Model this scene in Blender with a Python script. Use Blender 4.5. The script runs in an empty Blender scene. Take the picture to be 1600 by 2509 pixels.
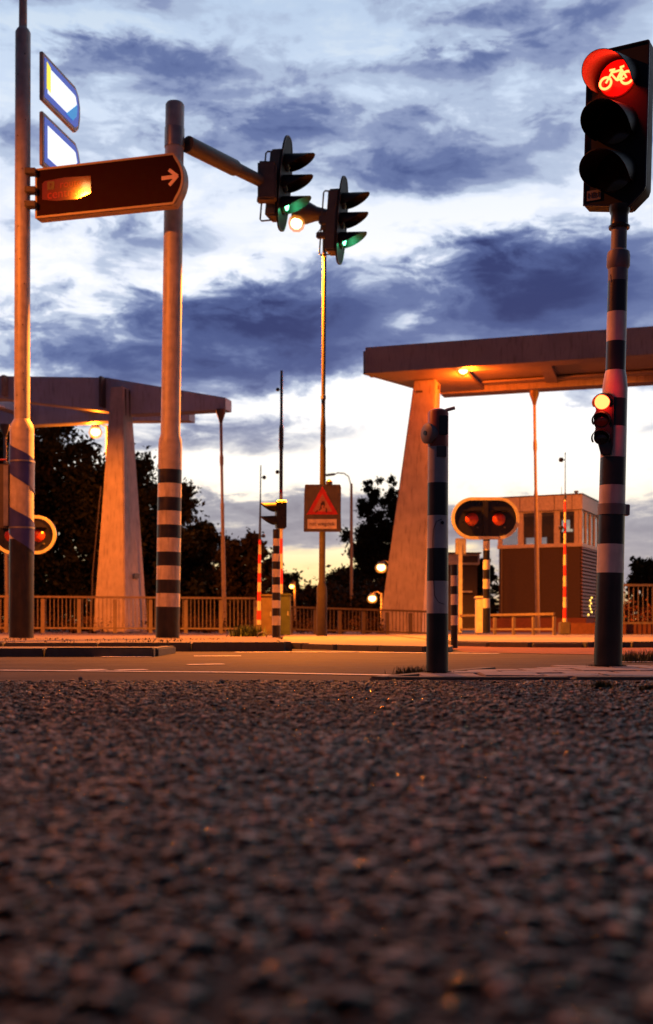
import bpy, bmesh, math, random
import numpy as np
from mathutils import Vector, Matrix
R = math.radians
random.seed(7)
rng = np.random.default_rng(11)
sc = bpy.context.scene
col = sc.collection

# ------------------------------------------------------------------ camera
FPX, CX, HY, EYE = 2800.0, 800.0, 1537.0, 0.25       # focal length, centre column and horizon row of the 1600x2509 photograph
cam_d = bpy.data.cameras.new('camera')
cam = bpy.data.objects.new('camera', cam_d); col.objects.link(cam)
cam.location = (0, 0, EYE); cam.rotation_euler = (R(90), 0, 0)
cam_d.sensor_fit = 'VERTICAL'; cam_d.sensor_height = 36.0
cam_d.lens = FPX / 2509.0 * 36.0
cam_d.shift_y = (HY - 2509 / 2) / 2509.0
cam_d.clip_start = 0.05; cam_d.clip_end = 3000
cam_d.dof.use_dof = True; cam_d.dof.focus_distance = 7.5; cam_d.dof.aperture_fstop = 2.8
sc.camera = cam
sc.view_settings.view_transform = 'Standard'; sc.view_settings.look = 'None'
sc.view_settings.exposure = 0.0; sc.view_settings.gamma = 1.0
sc.view_settings.use_curve_mapping = False

# ------------------------------------------------------------------ sky
W = bpy.data.worlds.new('World'); sc.world = W; W.use_nodes = True
nt = W.node_tree; nt.nodes.clear(); N = nt.nodes; Lk = nt.links
def nd(t, **kw):
    n = N.new(t)
    for k, v in kw.items(): setattr(n, k, v)
    return n
def put(sock, v):
    if isinstance(v, bpy.types.NodeSocket): Lk.new(v, sock)
    else: sock.default_value = v
def M(op, a, b=0.0, c=0.0, clamp=False):
    n = nd('ShaderNodeMath', operation=op, use_clamp=clamp)
    put(n.inputs[0], a); put(n.inputs[1], b)
    if op in ('MULTIPLY_ADD',): put(n.inputs[2], c)
    return n.outputs[0]
def SM(v, a, b, lo=0.0, hi=1.0):
    n = nd('ShaderNodeMapRange', interpolation_type='SMOOTHSTEP')
    put(n.inputs[0], v); n.inputs[1].default_value = a; n.inputs[2].default_value = b
    n.inputs[3].default_value = lo; n.inputs[4].default_value = hi
    return n.outputs[0]
def MIX(f, a, b, mode='MIX'):
    n = nd('ShaderNodeMix', data_type='RGBA', blend_type=mode)
    put(n.inputs[0], f); put(n.inputs[6], a); put(n.inputs[7], b)
    return n.outputs[2]
tc = nd('ShaderNodeTexCoord')
sx = nd('ShaderNodeSeparateXYZ'); Lk.new(tc.outputs['Generated'], sx.inputs[0])
dx, dy, dz = sx.outputs
az = M('ARCTAN2', dx, dy)
el = M('ARCSINE', dz)
zp = M('MAXIMUM', dz, 0.0)
zs = M('ADD', M('MULTIPLY', zp, 2.1), M('MULTIPLY', M('POWER', zp, .5), .55))   # clouds look flatter towards the horizon
cv = nd('ShaderNodeCombineXYZ'); Lk.new(dx, cv.inputs[0]); Lk.new(dy, cv.inputs[1]); Lk.new(zs, cv.inputs[2])
def noise(scale, detail, rough, dist=0.0, off=0.0):
    n = nd('ShaderNodeTexNoise'); n.inputs['Scale'].default_value = scale
    n.inputs['Detail'].default_value = detail; n.inputs['Roughness'].default_value = rough
    n.inputs['Distortion'].default_value = dist
    mp = nd('ShaderNodeMapping'); mp.inputs['Location'].default_value = (off, off * .7, off * .3)
    Lk.new(cv.outputs[0], mp.inputs[0]); Lk.new(mp.outputs[0], n.inputs['Vector'])
    return n.outputs['Fac']
n1 = noise(7.0, 9, .58, .25, 2.2)
n2 = noise(19.0, 8, .62, .4, 9.1)
n3 = noise(3.0, 3, .5, .0, 5.0)
# cloud banks of this evening: direction (photo column, row of its bearing), half widths, weight
BANKS = [ (1080, 30, 190, 38, .42), (400, 22, 190, 28, .28), (1430, 20, 120, 40, .30), (230, 112, 110, 26, .30), (430, 150, 130, 26, .30),
          (1180, 135, 220, 30, .34), (760, 180, 300, 60, .20), (620, 310, 210, 40, .26), (980, 395, 190, 34, .40), (320, 560, 150, 34, .34), (60, 330, 90, 34, .20),
          (1180, 600, 120, 55, .50), (1380, 625, 150, 50, .50), (1130, 710, 290, 70, .52), (640, 790, 250, 62, .46), (700, 690, 110, 70, .36), (480, 745, 120, 40, .34),
          (200, 830, 190, 50, .40), (700, 870, 270, 36, .40), (330, 700, 130, 22, .16), (880, 300, 180, 26, .22), (1300, 300, 130, 40, .20),
          (640, 1030, 330, 26, .33), (1180, 965, 140, 18, .20), (760, 1185, 380, 24, .34), (620, 1250, 340, 30, .33), (1500, 1270, 150, 85, .36),
          (860, 1225, 220, 50, .26), (1130, 1215, 70, 45, .26), (1130, 1390, 120, 60, .22),
          (300, 640, 330, 45, -.22), (780, 560, 250, 60, -.24), (1150, 480, 240, 45, -.40), (200, 65, 170, 24, -.30), (1000, 90, 250, 20, -.26),
          (60, 880, 110, 26, -.2), (1160, 1060, 300, 90, -.60), (900, 940, 330, 26, -.34), (620, 1100, 330, 44, -.45), (700, 1325, 260, 26, -.35), (930, 770, 40, 18, -.40), (430, 470, 120, 40, -.14), (110, 460, 110, 50, -.2)]
tot = None
w1 = M('MULTIPLY', M('SUBTRACT', n1, .5), .13); w2 = M('MULTIPLY', M('SUBTRACT', n2, .5), .08)
azw = M('ADD', az, M('ADD', w1, w2)); elw = M('ADD', el, M('MULTIPLY', M('SUBTRACT', w1, w2), .5))
for bx, by, bw, bh, a in BANKS:
    u = math.atan((bx - 768) / 2688); v = math.atan((1475.5 - by) / 2688 * math.cos(u))
    e = M('ADD', M('POWER', M('ABSOLUTE', M('MULTIPLY', M('SUBTRACT', azw, u), 2688 / bw)), 2.0),
          M('POWER', M('ABSOLUTE', M('MULTIPLY', M('SUBTRACT', elw, v), 2688 / bh)), 2.0))
    g = M('MULTIPLY', M('EXPONENT', M('MULTIPLY', e, -.6)), a)
    tot = g if tot is None else M('ADD', tot, g)
den = M('ADD', M('ADD', M('MULTIPLY', M('SUBTRACT', n1, .5), 1.15), M('MULTIPLY', M('SUBTRACT', n2, .5), .95)), M('ADD', tot, M('MULTIPLY', M('SUBTRACT', n3, .5), .2)))
den = M('ADD', den, .37)
den = M('SUBTRACT', den, SM(el, .36, .50, 0.0, .12))
den = M('MULTIPLY', den, .80)
cr = nd('ShaderNodeValToRGB'); Lk.new(den, cr.inputs[0]); e_ = cr.color_ramp.elements
e_[0].position = .10; e_[0].color = (1.0, 1.0, 1.0, 1); e_[1].position = 1.0; e_[1].color = (.030, .048, .165, 1)
for p, c in ((.24, (.86, .90, .97, 1)), (.36, (.52, .60, .755, 1)), (.47, (.27, .335, .54, 1)), (.60, (.135, .185, .385, 1)), (.77, (.070, .105, .275, 1))):
    q = e_.new(p); q.color = c
cr.color_ramp.interpolation = 'EASE'
# low cloud is thinner and grey, open sky goes from warm white to pale blue with height
lowf = SM(el, .10, .23)
gr = nd('ShaderNodeValToRGB'); Lk.new(den, gr.inputs[0]); g_ = gr.color_ramp.elements
g_[0].position = .14; g_[0].color = (1, 1, 1, 1); g_[1].position = .85; g_[1].color = (.20, .205, .27, 1)
for p, c in ((.31, (.90, .88, .87, 1)), (.50, (.38, .385, .45, 1))):
    q = g_.new(p); q.color = c
cloud = MIX(lowf, gr.outputs[0], cr.outputs[0])
op = nd('ShaderNodeValToRGB'); Lk.new(M('MULTIPLY', el, 1.6), op.inputs[0]); o_ = op.color_ramp.elements
o_[0].position = .0; o_[0].color = (1.25, .78, .26, 1); o_[1].position = .86; o_[1].color = (.50, .63, .80, 1)
for p, c in ((.085, (1.15, .90, .46, 1)), (.15, (1.22, 1.12, .92, 1)), (.30, (1.20, 1.16, 1.12, 1)), (.50, (1.0, 1.01, 1.06, 1)), (.70, (.72, .82, .95, 1))):
    q = o_.new(p); q.color = c
bw = nd('ShaderNodeRGBToBW'); Lk.new(cloud, bw.inputs[0])
skyc = MIX(1.0, cloud, MIX(SM(bw.outputs[0], .25, .95), (1, 1, 1, 1), op.outputs[0]), 'MULTIPLY')
# the afterglow is in the west, ahead of the camera; the eastern sky behind it is already night blue
dotw = M('ADD', M('ADD', M('MULTIPLY', dx, .12), M('MULTIPLY', dy, .97)), M('MULTIPLY', dz, .2))
fall = MIX(SM(dotw, .10, .90), (.046, .050, .100, 1), (1, 1, 1, 1))
skyc = MIX(1.0, skyc, fall, 'MULTIPLY')
nish = nd('ShaderNodeTexSky', sky_type='NISHITA', sun_disc=False)
nish.sun_elevation = R(1.5); nish.sun_rotation = R(6)
bg2 = nd('ShaderNodeBackground'); Lk.new(nish.outputs[0], bg2.inputs[0]); bg2.inputs[1].default_value = .004
bg1 = nd('ShaderNodeBackground'); Lk.new(skyc, bg1.inputs[0]); bg1.inputs[1].default_value = 1.0
ad = nd('ShaderNodeAddShader'); Lk.new(bg1.outputs[0], ad.inputs[0]); Lk.new(bg2.outputs[0], ad.inputs[1])
wo = nd('ShaderNodeOutputWorld'); Lk.new(ad.outputs[0], wo.inputs[0])
W.cycles.sampling_method = 'MANUAL'; W.cycles.sample_map_resolution = 512

sun_d = bpy.data.lights.new('sun', 'SUN'); sun_d.energy = .05; sun_d.angle = R(10); sun_d.color = (1, .72, .42)
sun = bpy.data.objects.new('sun', sun_d); col.objects.link(sun)
sun.rotation_euler = (R(-88.5), 0, R(-6))        # low in the west, ahead of the camera

# ------------------------------------------------------------------ materials
def mat(name, c, rough=.5, metal=0.0, var=.18, scale=9.0, bump=.0, bscale=60.0, spec=.5, coat=0.0, grime=0.0, rvar=1.0):
    m = bpy.data.materials.new(name); m.use_nodes = True
    t = m.node_tree; b = t.nodes['Principled BSDF']
    b.inputs['Roughness'].default_value = rough; b.inputs['Metallic'].default_value = metal
    b.inputs['Specular IOR Level'].default_value = spec; b.inputs['Coat Weight'].default_value = coat
    tcn = t.nodes.new('ShaderNodeTexCoord')
    n = t.nodes.new('ShaderNodeTexNoise'); n.inputs['Scale'].default_value = scale; n.inputs['Detail'].default_value = 6
    t.links.new(tcn.outputs['Object'], n.inputs['Vector'])
    r = t.nodes.new('ShaderNodeValToRGB'); r.color_ramp.elements[0].position = .3; r.color_ramp.elements[1].position = .7
    r.color_ramp.elements[0].color = tuple(x * (1 - var) for x in c) + (1,)
    r.color_ramp.elements[1].color = tuple(min(1, x * (1 + var)) for x in c) + (1,)
    t.links.new(n.outputs['Fac'], r.inputs[0]); out = r.outputs[0]
    if grime:
        n4 = t.nodes.new('ShaderNodeTexNoise'); n4.inputs['Scale'].default_value = 4; n4.inputs['Detail'].default_value = 8
        mp = t.nodes.new('ShaderNodeMapping'); mp.inputs['Scale'].default_value = (3.5, 3.5, .5)
        t.links.new(tcn.outputs['Object'], mp.inputs[0]); t.links.new(mp.outputs[0], n4.inputs['Vector'])
        r2 = t.nodes.new('ShaderNodeMapRange'); r2.inputs[1].default_value = .52; r2.inputs[2].default_value = .72; r2.inputs[4].default_value = grime
        t.links.new(n4.outputs['Fac'], r2.inputs[0])
        mx = t.nodes.new('ShaderNodeMix'); mx.data_type = 'RGBA'
        t.links.new(r2.outputs[0], mx.inputs[0]); t.links.new(out, mx.inputs[6]); mx.inputs[7].default_value = (.06, .045, .035, 1); out = mx.outputs[2]
    t.links.new(out, b.inputs['Base Color'])
    rr = t.nodes.new('ShaderNodeMapRange'); rr.inputs[3].default_value = max(.03, rough - .1 * rvar); rr.inputs[4].default_value = min(1, rough + .12 * rvar)
    t.links.new(n.outputs['Fac'], rr.inputs[0]); t.links.new(rr.outputs[0], b.inputs['Roughness'])
    if bump:
        n2 = t.nodes.new('ShaderNodeTexNoise'); n2.inputs['Scale'].default_value = bscale; n2.inputs['Detail'].default_value = 4
        t.links.new(tcn.outputs['Object'], n2.inputs['Vector'])
        bp = t.nodes.new('ShaderNodeBump'); bp.inputs['Strength'].default_value = bump; bp.inputs['Distance'].default_value = .01
        t.links.new(n2.outputs['Fac'], bp.inputs['Height']); t.links.new(bp.outputs[0], b.inputs['Normal'])
    return m
def emit(name, c, s, base=(.02, .02, .02)):
    m = bpy.data.materials.new(name); m.use_nodes = True; b = m.node_tree.nodes['Principled BSDF']
    b.inputs['Base Color'].default_value = base + (1,); b.inputs['Emission Color'].default_value = c + (1,)
    b.inputs['Emission Strength'].default_value = s; b.inputs['Roughness'].default_value = .25
    return m
WHITE = mat('white_pole_paint', (.50, .47, .43), .42, grime=.5, bump=.05)
CREAM = mat('galvanised_cream_paint', (.46, .42, .38), .45, grime=.3, bump=.05)
GREYP = mat('grey_pole_paint', (.20, .18, .17), .5, grime=.3)
BLACK = mat('black_pole_paint', (.016, .015, .014), .34, var=.4, grime=.5, bump=.06)
BLUE = mat('blue_pole_paint', (.035, .045, .28), .4, grime=.15)
RED = mat('red_paint', (.45, .02, .015), .45)
BAND_W = mat('white_band_film', (.58, .54, .47), .42, grime=.45, bump=.06)
DARKP = mat('black_plastic', (.014, .012, .011), .3)
VISOR = mat('matt_black_visor', (.010, .008, .007), .55, spec=.3)
DMETAL = mat('dark_weathered_metal', (.085, .070, .058), .5, grime=.3)
STEEL = mat('galvanised_steel', (.30, .29, .28), .42, .7)
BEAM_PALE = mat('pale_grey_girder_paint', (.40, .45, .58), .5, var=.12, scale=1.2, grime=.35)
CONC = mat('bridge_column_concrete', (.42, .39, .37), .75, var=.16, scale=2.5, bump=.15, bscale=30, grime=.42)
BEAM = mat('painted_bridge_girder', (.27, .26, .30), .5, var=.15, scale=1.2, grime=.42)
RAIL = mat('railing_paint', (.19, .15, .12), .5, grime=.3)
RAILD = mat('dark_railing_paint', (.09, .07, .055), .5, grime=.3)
KERB = mat('kerb_concrete', (.10, .095, .075), .85, scale=14, bump=.3, bscale=90, grime=.4)
SLAB = mat('concrete_slab', (.22, .20, .20), .8, scale=22, bump=.35, bscale=150, grime=.35)
FARPAVE = mat('far_pavement_surface', (.24, .20, .15), .8, spec=.05, scale=3, bump=.25, bscale=45, grime=.2)
EARTH = mat('verge_earth', (.09, .06, .045), .9, scale=4, bump=.6, bscale=25)
ROADM = mat('smooth_road_asphalt', (.080, .068, .052), .7, var=.3, scale=2.2, bump=.35, bscale=220, grime=.5, spec=.02)
REDPATH = mat('red_cycle_asphalt', (.17, .075, .05), .7, var=.25, scale=3, bump=.3, bscale=160, spec=.03)
MARK = mat('road_marking_paint', (.62, .60, .56), .6, var=.3, scale=30, grime=.5)
BRICK = mat('dark_brick', (.05, .035, .03), .8, scale=20, bump=.4, bscale=60)
HOUSEW = mat('cabin_white_cladding', (.45, .42, .40), .5, grime=.2)
BARK = mat('bark', (.045, .035, .028), .9, bump=.6, bscale=20)
SIGNB = mat('brown_sign_face', (.026, .004, .004), .6, var=.08, spec=.06)
SIGNF = mat('sign_box_frame', (.36, .27, .20), .45, grime=.2)
SIGNL = mat('sign_label_film', (.20, .045, .015), .05, var=.0, spec=.5, rvar=0)
SIGNT = mat('sign_label_letters', (.50, .07, .03), .05, var=.0, spec=.5, rvar=0)
ARROW = mat('sign_arrow_film', (.75, .50, .45), .4)
PLATE_W = mat('white_plate_film', (.60, .50, .42), .4)
INK = mat('black_print', (.05, .02, .015), .5)
LENS_OFF = mat('unlit_lens', (.03, .02, .015), .12)
LENS_RED = mat('unlit_red_lens', (.42, .05, .03), .15)
LIT_RED = emit('lit_red_lens', (1.0, .085, .022), 11.0)
LENS_GLOW = emit('glowing_red_lens', (1.0, .006, .003), .42, (.3, .01, .01))
LIT_GREEN = emit('lit_green_lens', (.15, 1.0, .42), 9.0)
SODIUM = emit('sodium_lamp_bulb', (1.0, .42, .055), 2.4)
SODIUM_C = emit('sodium_lamp_core', (1.0, .62, .22), 20.0)
HALO = emit('amber_halo_shell', (1.0, .26, .012), .95); HALO.node_tree.nodes['Principled BSDF'].inputs['Alpha'].default_value = .50  # half transparent glowing shell that imitates the orange halo round a lamp
SODIUM_S = emit('small_sodium_bulb', (1.0, .48, .10), 9.0)
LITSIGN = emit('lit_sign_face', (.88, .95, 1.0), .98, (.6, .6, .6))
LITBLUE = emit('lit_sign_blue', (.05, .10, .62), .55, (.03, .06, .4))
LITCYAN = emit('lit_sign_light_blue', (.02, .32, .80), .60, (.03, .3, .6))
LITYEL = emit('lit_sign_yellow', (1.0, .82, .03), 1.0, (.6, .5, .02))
GLASS = mat('window_glass', (.05, .055, .06), .06, var=.1)
gb = GLASS.node_tree.nodes['Principled BSDF']; gb.inputs['Alpha'].default_value = .38
GLASS_LIT = emit('lit_cabin_window', (.55, .52, .42), .8, (.1, .1, .1))

def attr_mat(name, rough=.5, spec=.5):
    m = bpy.data.materials.new(name); m.use_nodes = True; t = m.node_tree; b = t.nodes['Principled BSDF']
    a = t.nodes.new('ShaderNodeAttribute'); a.attribute_name = 'tint'
    t.links.new(a.outputs['Color'], b.inputs['Base Color'])
    b.inputs['Roughness'].default_value = rough; b.inputs['Specular IOR Level'].default_value = spec
    return m
LEAF = attr_mat('leaf_mass', .85, .08)
STONE = attr_mat('asphalt_stone', .42, .30)
st_ = STONE.node_tree; st_.links.new(st_.nodes['Attribute'].outputs['Alpha'], st_.nodes['Principled BSDF'].inputs['Roughness'])
GRASSM = attr_mat('grass_blade', .7, .3)

def rough_asphalt():
    m = bpy.data.materials.new('worn_rough_asphalt'); m.use_nodes = True; t = m.node_tree; b = t.nodes['Principled BSDF']
    tcn = t.nodes.new('ShaderNodeTexCoord')
    v = t.nodes.new('ShaderNodeTexVoronoi'); v.inputs['Scale'].default_value = 95
    t.links.new(tcn.outputs['Object'], v.inputs['Vector'])
    n = t.nodes.new('ShaderNodeTexNoise'); n.inputs['Scale'].default_value = 3.0; n.inputs['Detail'].default_value = 7
    t.links.new(tcn.outputs['Object'], n.inputs['Vector'])
    r = t.nodes.new('ShaderNodeValToRGB'); r.color_ramp.elements[0].color = (.006, .005, .005, 1); r.color_ramp.elements[1].color = (.025, .018, .015, 1)
    sp = t.nodes.new('ShaderNodeSeparateColor'); t.links.new(v.outputs['Color'], sp.inputs[0])
    mm = t.nodes.new('ShaderNodeMath'); mm.operation = 'MULTIPLY'
    t.links.new(sp.outputs[0], mm.inputs[0]); t.links.new(n.outputs['Fac'], mm.inputs[1])
    t.links.new(mm.outputs[0], r.inputs[0]); t.links.new(r.outputs[0], b.inputs['Base Color'])
    b.inputs['Roughness'].default_value = .65; b.inputs['Specular IOR Level'].default_value = .08
    bp = t.nodes.new('ShaderNodeBump'); bp.inputs['Strength'].default_value = 1.0; bp.inputs['Distance'].default_value = .006; bp.invert = True
    t.links.new(v.outputs['Distance'], bp.inputs['Height']); t.links.new(bp.outputs[0], b.inputs['Normal'])
    return m
ROUGH = rough_asphalt()

# ------------------------------------------------------------------ helpers
def P(px, py, d):
    """point at distance d ahead that has the bearing of photo pixel (px, py)"""
    return Vector(((px - CX) / FPX * d, d, EYE + (HY - py) / FPX * d))
def XD(px, d): return (px - CX) / FPX * d
def ZD(py, d): return EYE + (HY - py) / FPX * d

def tag(o, label=None, cat=None, group=None, kind=None):
    if label: o['label'] = label
    if cat: o['category'] = cat
    if group: o['group'] = group
    if kind: o['kind'] = kind
    return o
def thing(name, label, cat, loc=(0, 0, 0), rz=0.0, group=None, lean=0.0):
    o = bpy.data.objects.new(name, None); col.objects.link(o); o.empty_display_size = .1
    o.location = loc; o.rotation_euler = (0, lean, rz)
    return tag(o, label, cat, group)

class MB:
    def __init__(s): s.v = []; s.f = []; s.mx = None
    def add(s, vs, fs):
        k = len(s.v)
        s.v += [tuple(s.mx @ Vector(p)) if s.mx else tuple(p) for p in vs]
        s.f += [tuple(i + k for i in f) for f in fs]
        return s
    def box(s, c, size, c2=None):
        x, y, z = c; a, b, h = (q / 2 for q in size)
        vs = [(x + i * a, y + j * b, z + k * h) for i in (-1, 1) for j in (-1, 1) for k in (-1, 1)]
        return s.add(vs, [(0, 1, 3, 2), (4, 6, 7, 5), (0, 4, 5, 1), (2, 3, 7, 6), (0, 2, 6, 4), (1, 5, 7, 3)])
    def bar(s, p, q, w, h, up=(0, 0, 1)):
        p = Vector(p); q = Vector(q); d = (q - p).normalized(); x = d.cross(Vector(up))
        if x.length < 1e-5: x = d.cross(Vector((1, 0, 0)))
        x.normalize(); z = x.cross(d)
        vs = [e + x * i * w / 2 + z * k * h / 2 for e in (p, q) for i, k in ((-1, -1), (1, -1), (1, 1), (-1, 1))]
        return s.add(vs, [(0, 1, 2, 3), (7, 6, 5, 4), (0, 4, 5, 1), (1, 5, 6, 2), (2, 6, 7, 3), (3, 7, 4, 0)])
    def lathe(s, prof, n=28, axis=None, origin=(0, 0, 0)):
        """prof: (radius, height) from one end to the other, closed with caps"""
        o = Vector(origin); a = Vector(axis).normalized() if axis else Vector((0, 0, 1))
        t = Vector((1, 0, 0)) if abs(a.x) < .9 else Vector((0, 1, 0)); x = a.cross(t).normalized(); y = a.cross(x)
        vs = []; fs = []
        for r, h in prof:
            for i in range(n):
                th = 2 * math.pi * i / n
                vs.append(o + a * h + x * r * math.cos(th) + y * r * math.sin(th))
        for j in range(len(prof) - 1):
            for i in range(n):
                fs.append((j * n + i, j * n + (i + 1) % n, (j + 1) * n + (i + 1) % n, (j + 1) * n + i))
        fs.append(tuple(range(n - 1, -1, -1))); fs.append(tuple((len(prof) - 1) * n + i for i in range(n)))
        return s.add(vs, fs)
    def cyl(s, p, q, r0, r1=None, n=16):
        p = Vector(p); q = Vector(q); r1 = r0 if r1 is None else r1
        return s.lathe([(r0, 0), (r1, (q - p).length)], n, q - p, p)
    def tube(s, pts, r, n=8):
        pts = [Vector(p) for p in pts]; vs = []; fs = []; prev = None
        for i, p in enumerate(pts):
            d = (pts[min(i + 1, len(pts) - 1)] - pts[max(i - 1, 0)]).normalized()
            if prev is None:
                t = Vector((0, 0, 1)) if abs(d.z) < .9 else Vector((1, 0, 0)); x = d.cross(t).normalized()
            else: x = (prev - d * prev.dot(d)).normalized()
            prev = x; y = d.cross(x)
            vs += [p + x * r * math.cos(2 * math.pi * k / n) + y * r * math.sin(2 * math.pi * k / n) for k in range(n)]
        for j in range(len(pts) - 1):
            for k in range(n): fs.append((j * n + k, j * n + (k + 1) % n, (j + 1) * n + (k + 1) % n, (j + 1) * n + k))
        fs.append(tuple(range(n - 1, -1, -1))); fs.append(tuple((len(pts) - 1) * n + k for k in range(n)))
        return s.add(vs, fs)
    def prism(s, poly, y0, y1):
        """polygon in the local x,z plane, extruded from y0 to y1"""
        n = len(poly)
        vs = [(x, y0, z) for x, z in poly] + [(x, y1, z) for x, z in poly]
        fs = [tuple(range(n)), tuple(range(2 * n - 1, n - 1, -1))] + [(i, i + n, (i + 1) % n + n, (i + 1) % n) for i in range(n)]
        return s.add(vs, fs)
    def slab(s, poly, z0, z1):
        n = len(poly)
        vs = [(x, y, z0) for x, y in poly] + [(x, y, z1) for x, y in poly]
        fs = [tuple(range(n - 1, -1, -1)), tuple(range(n, 2 * n))] + [(i, (i + 1) % n, (i + 1) % n + n, i + n) for i in range(n)]
        return s.add(vs, fs)
    def ring(s, outer, inner, y0, y1):
        n = len(outer)
        vs = [(x, y0, z) for x, z in outer] + [(x, y0, z) for x, z in inner] + [(x, y1, z) for x, z in outer] + [(x, y1, z) for x, z in inner]
        fs = []
        for i in range(n):
            j = (i + 1) % n
            fs += [(i, j, n + j, n + i), (2 * n + i, 3 * n + i, 3 * n + j, 2 * n + j), (i, 2 * n + i, 2 * n + j, j), (n + i, n + j, 3 * n + j, 3 * n + i)]
        return s.add(vs, fs)
    def build(s, name, m, parent=None, bevel=0.0, smooth=True):
        me = bpy.data.meshes.new(name); me.from_pydata([tuple(v) for v in s.v], [], s.f); me.update()
        bm = bmesh.new(); bm.from_mesh(me)
        bmesh.ops.recalc_face_normals(bm, faces=bm.faces)
        if bevel:
            es = [e for e in bm.edges if len(e.link_faces) == 2 and e.calc_face_angle(0) > R(40)]
            bmesh.ops.bevel(bm, geom=es, offset=bevel, segments=2, affect='EDGES', clamp_overlap=True)
        bm.to_mesh(me); bm.free()
        if smooth:
            me.polygons.foreach_set('use_smooth', [True] * len(me.polygons)); me.set_sharp_from_angle(angle=R(35))
        me.materials.append(m)
        o = bpy.data.objects.new(name, me); col.objects.link(o)
        if parent: o.parent = parent
        return o
def dup(o, loc, parent, rz=None, scale=None):
    c = o.copy(); col.objects.link(c); c.parent = parent; c.location = loc
    if rz is not None: c.rotation_euler = (0, 0, rz)
    if scale: c.scale = scale
    return c
def words(txt, size, m, parent, mx, name='lettering', depth=.002):
    cu = bpy.data.curves.new(name, 'FONT'); cu.body = txt; cu.size = size; cu.extrude = depth; cu.align_x = 'CENTER'; cu.align_y = 'CENTER'
    tmp = bpy.data.objects.new('tmp', cu); col.objects.link(tmp)
    me = bpy.data.meshes.new_from_object(tmp.evaluated_get(bpy.context.evaluated_depsgraph_get()))
    bpy.data.objects.remove(tmp); bpy.data.curves.remove(cu)
    me.materials.clear(); me.materials.append(m)
    o = bpy.data.objects.new(name, me); col.objects.link(o); o.parent = parent; o.matrix_local = mx
    return o
FACE = Matrix.Rotation(R(90), 4, 'X')           # lays text upright, facing -y
def lamp_light(name, parent, loc, watts, radius=.1, color=(1, .185, .008), spot=None):
    l = bpy.data.lights.new(name, 'SPOT' if spot else 'POINT'); l.energy = watts; l.color = color; l.shadow_soft_size = radius
    if spot: l.spot_size = R(spot); l.spot_blend = .35
    o = bpy.data.objects.new(name, l); col.objects.link(o); o.parent = parent; o.location = loc
    return o
def stadium(w, h, n=14, c=(0, 0)):
    """upright or lying capsule outline w wide, h high"""
    r = min(w, h) / 2; pts = []
    for i in range(4 * n):
        th = 2 * math.pi * (i + .5) / (4 * n)
        x, z = r * math.cos(th), r * math.sin(th)
        pts.append((c[0] + x + math.copysign(max(0, w / 2 - r), x), c[1] + z + math.copysign(max(0, h / 2 - r), z)))
    return pts
def raw_mesh(name, V, F, m, parent=None, tint=None, smooth=False):
    """fast mesh from numpy triangles or quads; tint is one colour per vertex"""
    me = bpy.data.meshes.new(name); k = F.shape[1]
    me.vertices.add(len(V)); me.vertices.foreach_set('co', V.astype(np.float32).ravel())
    me.loops.add(F.size); me.loops.foreach_set('vertex_index', F.astype(np.int32).ravel())
    me.polygons.add(len(F)); me.polygons.foreach_set('loop_start', np.arange(0, F.size, k, dtype=np.int32))
    me.update(calc_edges=True); me.validate()
    if smooth: me.polygons.foreach_set('use_smooth', np.ones(len(F), bool))
    if tint is not None:
        a = me.color_attributes.new('tint', 'FLOAT_COLOR', 'POINT')
        a.data.foreach_set('color', (tint if tint.shape[1] == 4 else np.c_[tint, np.ones(len(tint))]).astype(np.float32).ravel())
    me.materials.append(m)
    o = bpy.data.objects.new(name, me); col.objects.link(o)
    if parent: o.parent = parent
    return o

# ------------------------------------------------------------------ setting: ground, road, paths
def sheet(name, poly, z, m):
    b = MB(); b.add([(x, y, z) for x, y in poly], [tuple(range(len(poly)))])
    return tag(b.build(name, m, smooth=False), kind='structure')
sheet('ground', [(-700, -300), (700, -300), (700, 1200), (-700, 1200)], -.06, EARTH)
sheet('rough_asphalt', [(-14, -12), (14, -12), (14, 5.3), (-14, 5.22)], .0, ROUGH)
sheet('road', [(-40, 5.22), (-14, 5.22), (14, 5.3), (40, 5.3), (40, 34), (-40, 34)], .002, ROADM)
sheet('cycle_path', [(1.35, 11.2), (3.2, 9.6), (20, 9.6), (20, 13.4), (4.2, 13.5), (2.6, 13.8), (1.9, 14.6), (1.5, 15)], .006, REDPATH)
b = MB()
# edge line along the near side of the road, lane dashes, and the far gutter line
def line(pts, w):
    for (x0, y0), (x1, y1) in zip(pts[:-1], pts[1:]):
        d = Vector((x1 - x0, y1 - y0, 0)).normalized(); n = Vector((-d.y, d.x, 0)) * w / 2
        b.add([(x0 - n.x, y0 - n.y, .007), (x0 + n.x, y0 + n.y, .007), (x1 + n.x, y1 + n.y, .007), (x1 - n.x, y1 - n.y, .007)], [(0, 1, 2, 3)])
line([(-5, 6.55), (-1.85, 6.5), (-.5, 6.2), (.5, 5.75), (1.2, 5.45)], .07)
b.build('edge_line', MARK)['kind'] = 'structure'
b = MB()
for px0, px1, py in ((195, 250, 1644.5), (285, 350, 1644.5), (460, 545, 1630.5)):
    d = EYE * FPX / (py - HY); line([(XD(px0, d), d), (XD(px1, d), d + .1)], .09)
for px0, px1, py in ((475, 590, 1609), (230, 300, 1610), (30, 150, 1609), (250, 370, 1611)):
    d = EYE * FPX / (py - HY); line([(XD(px0, d), d), (XD(px1, d), d + .05)], .12)
line([(-.9, 11.2), (-.36, 11.35), (.3, 11.3), (1.0, 10.9), (1.6, 10.6)], .13)
line([(1.9, 8.1), (2.4, 8.1)], .16)
b.build('lane_dashes', MARK)['kind'] = 'structure'

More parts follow.
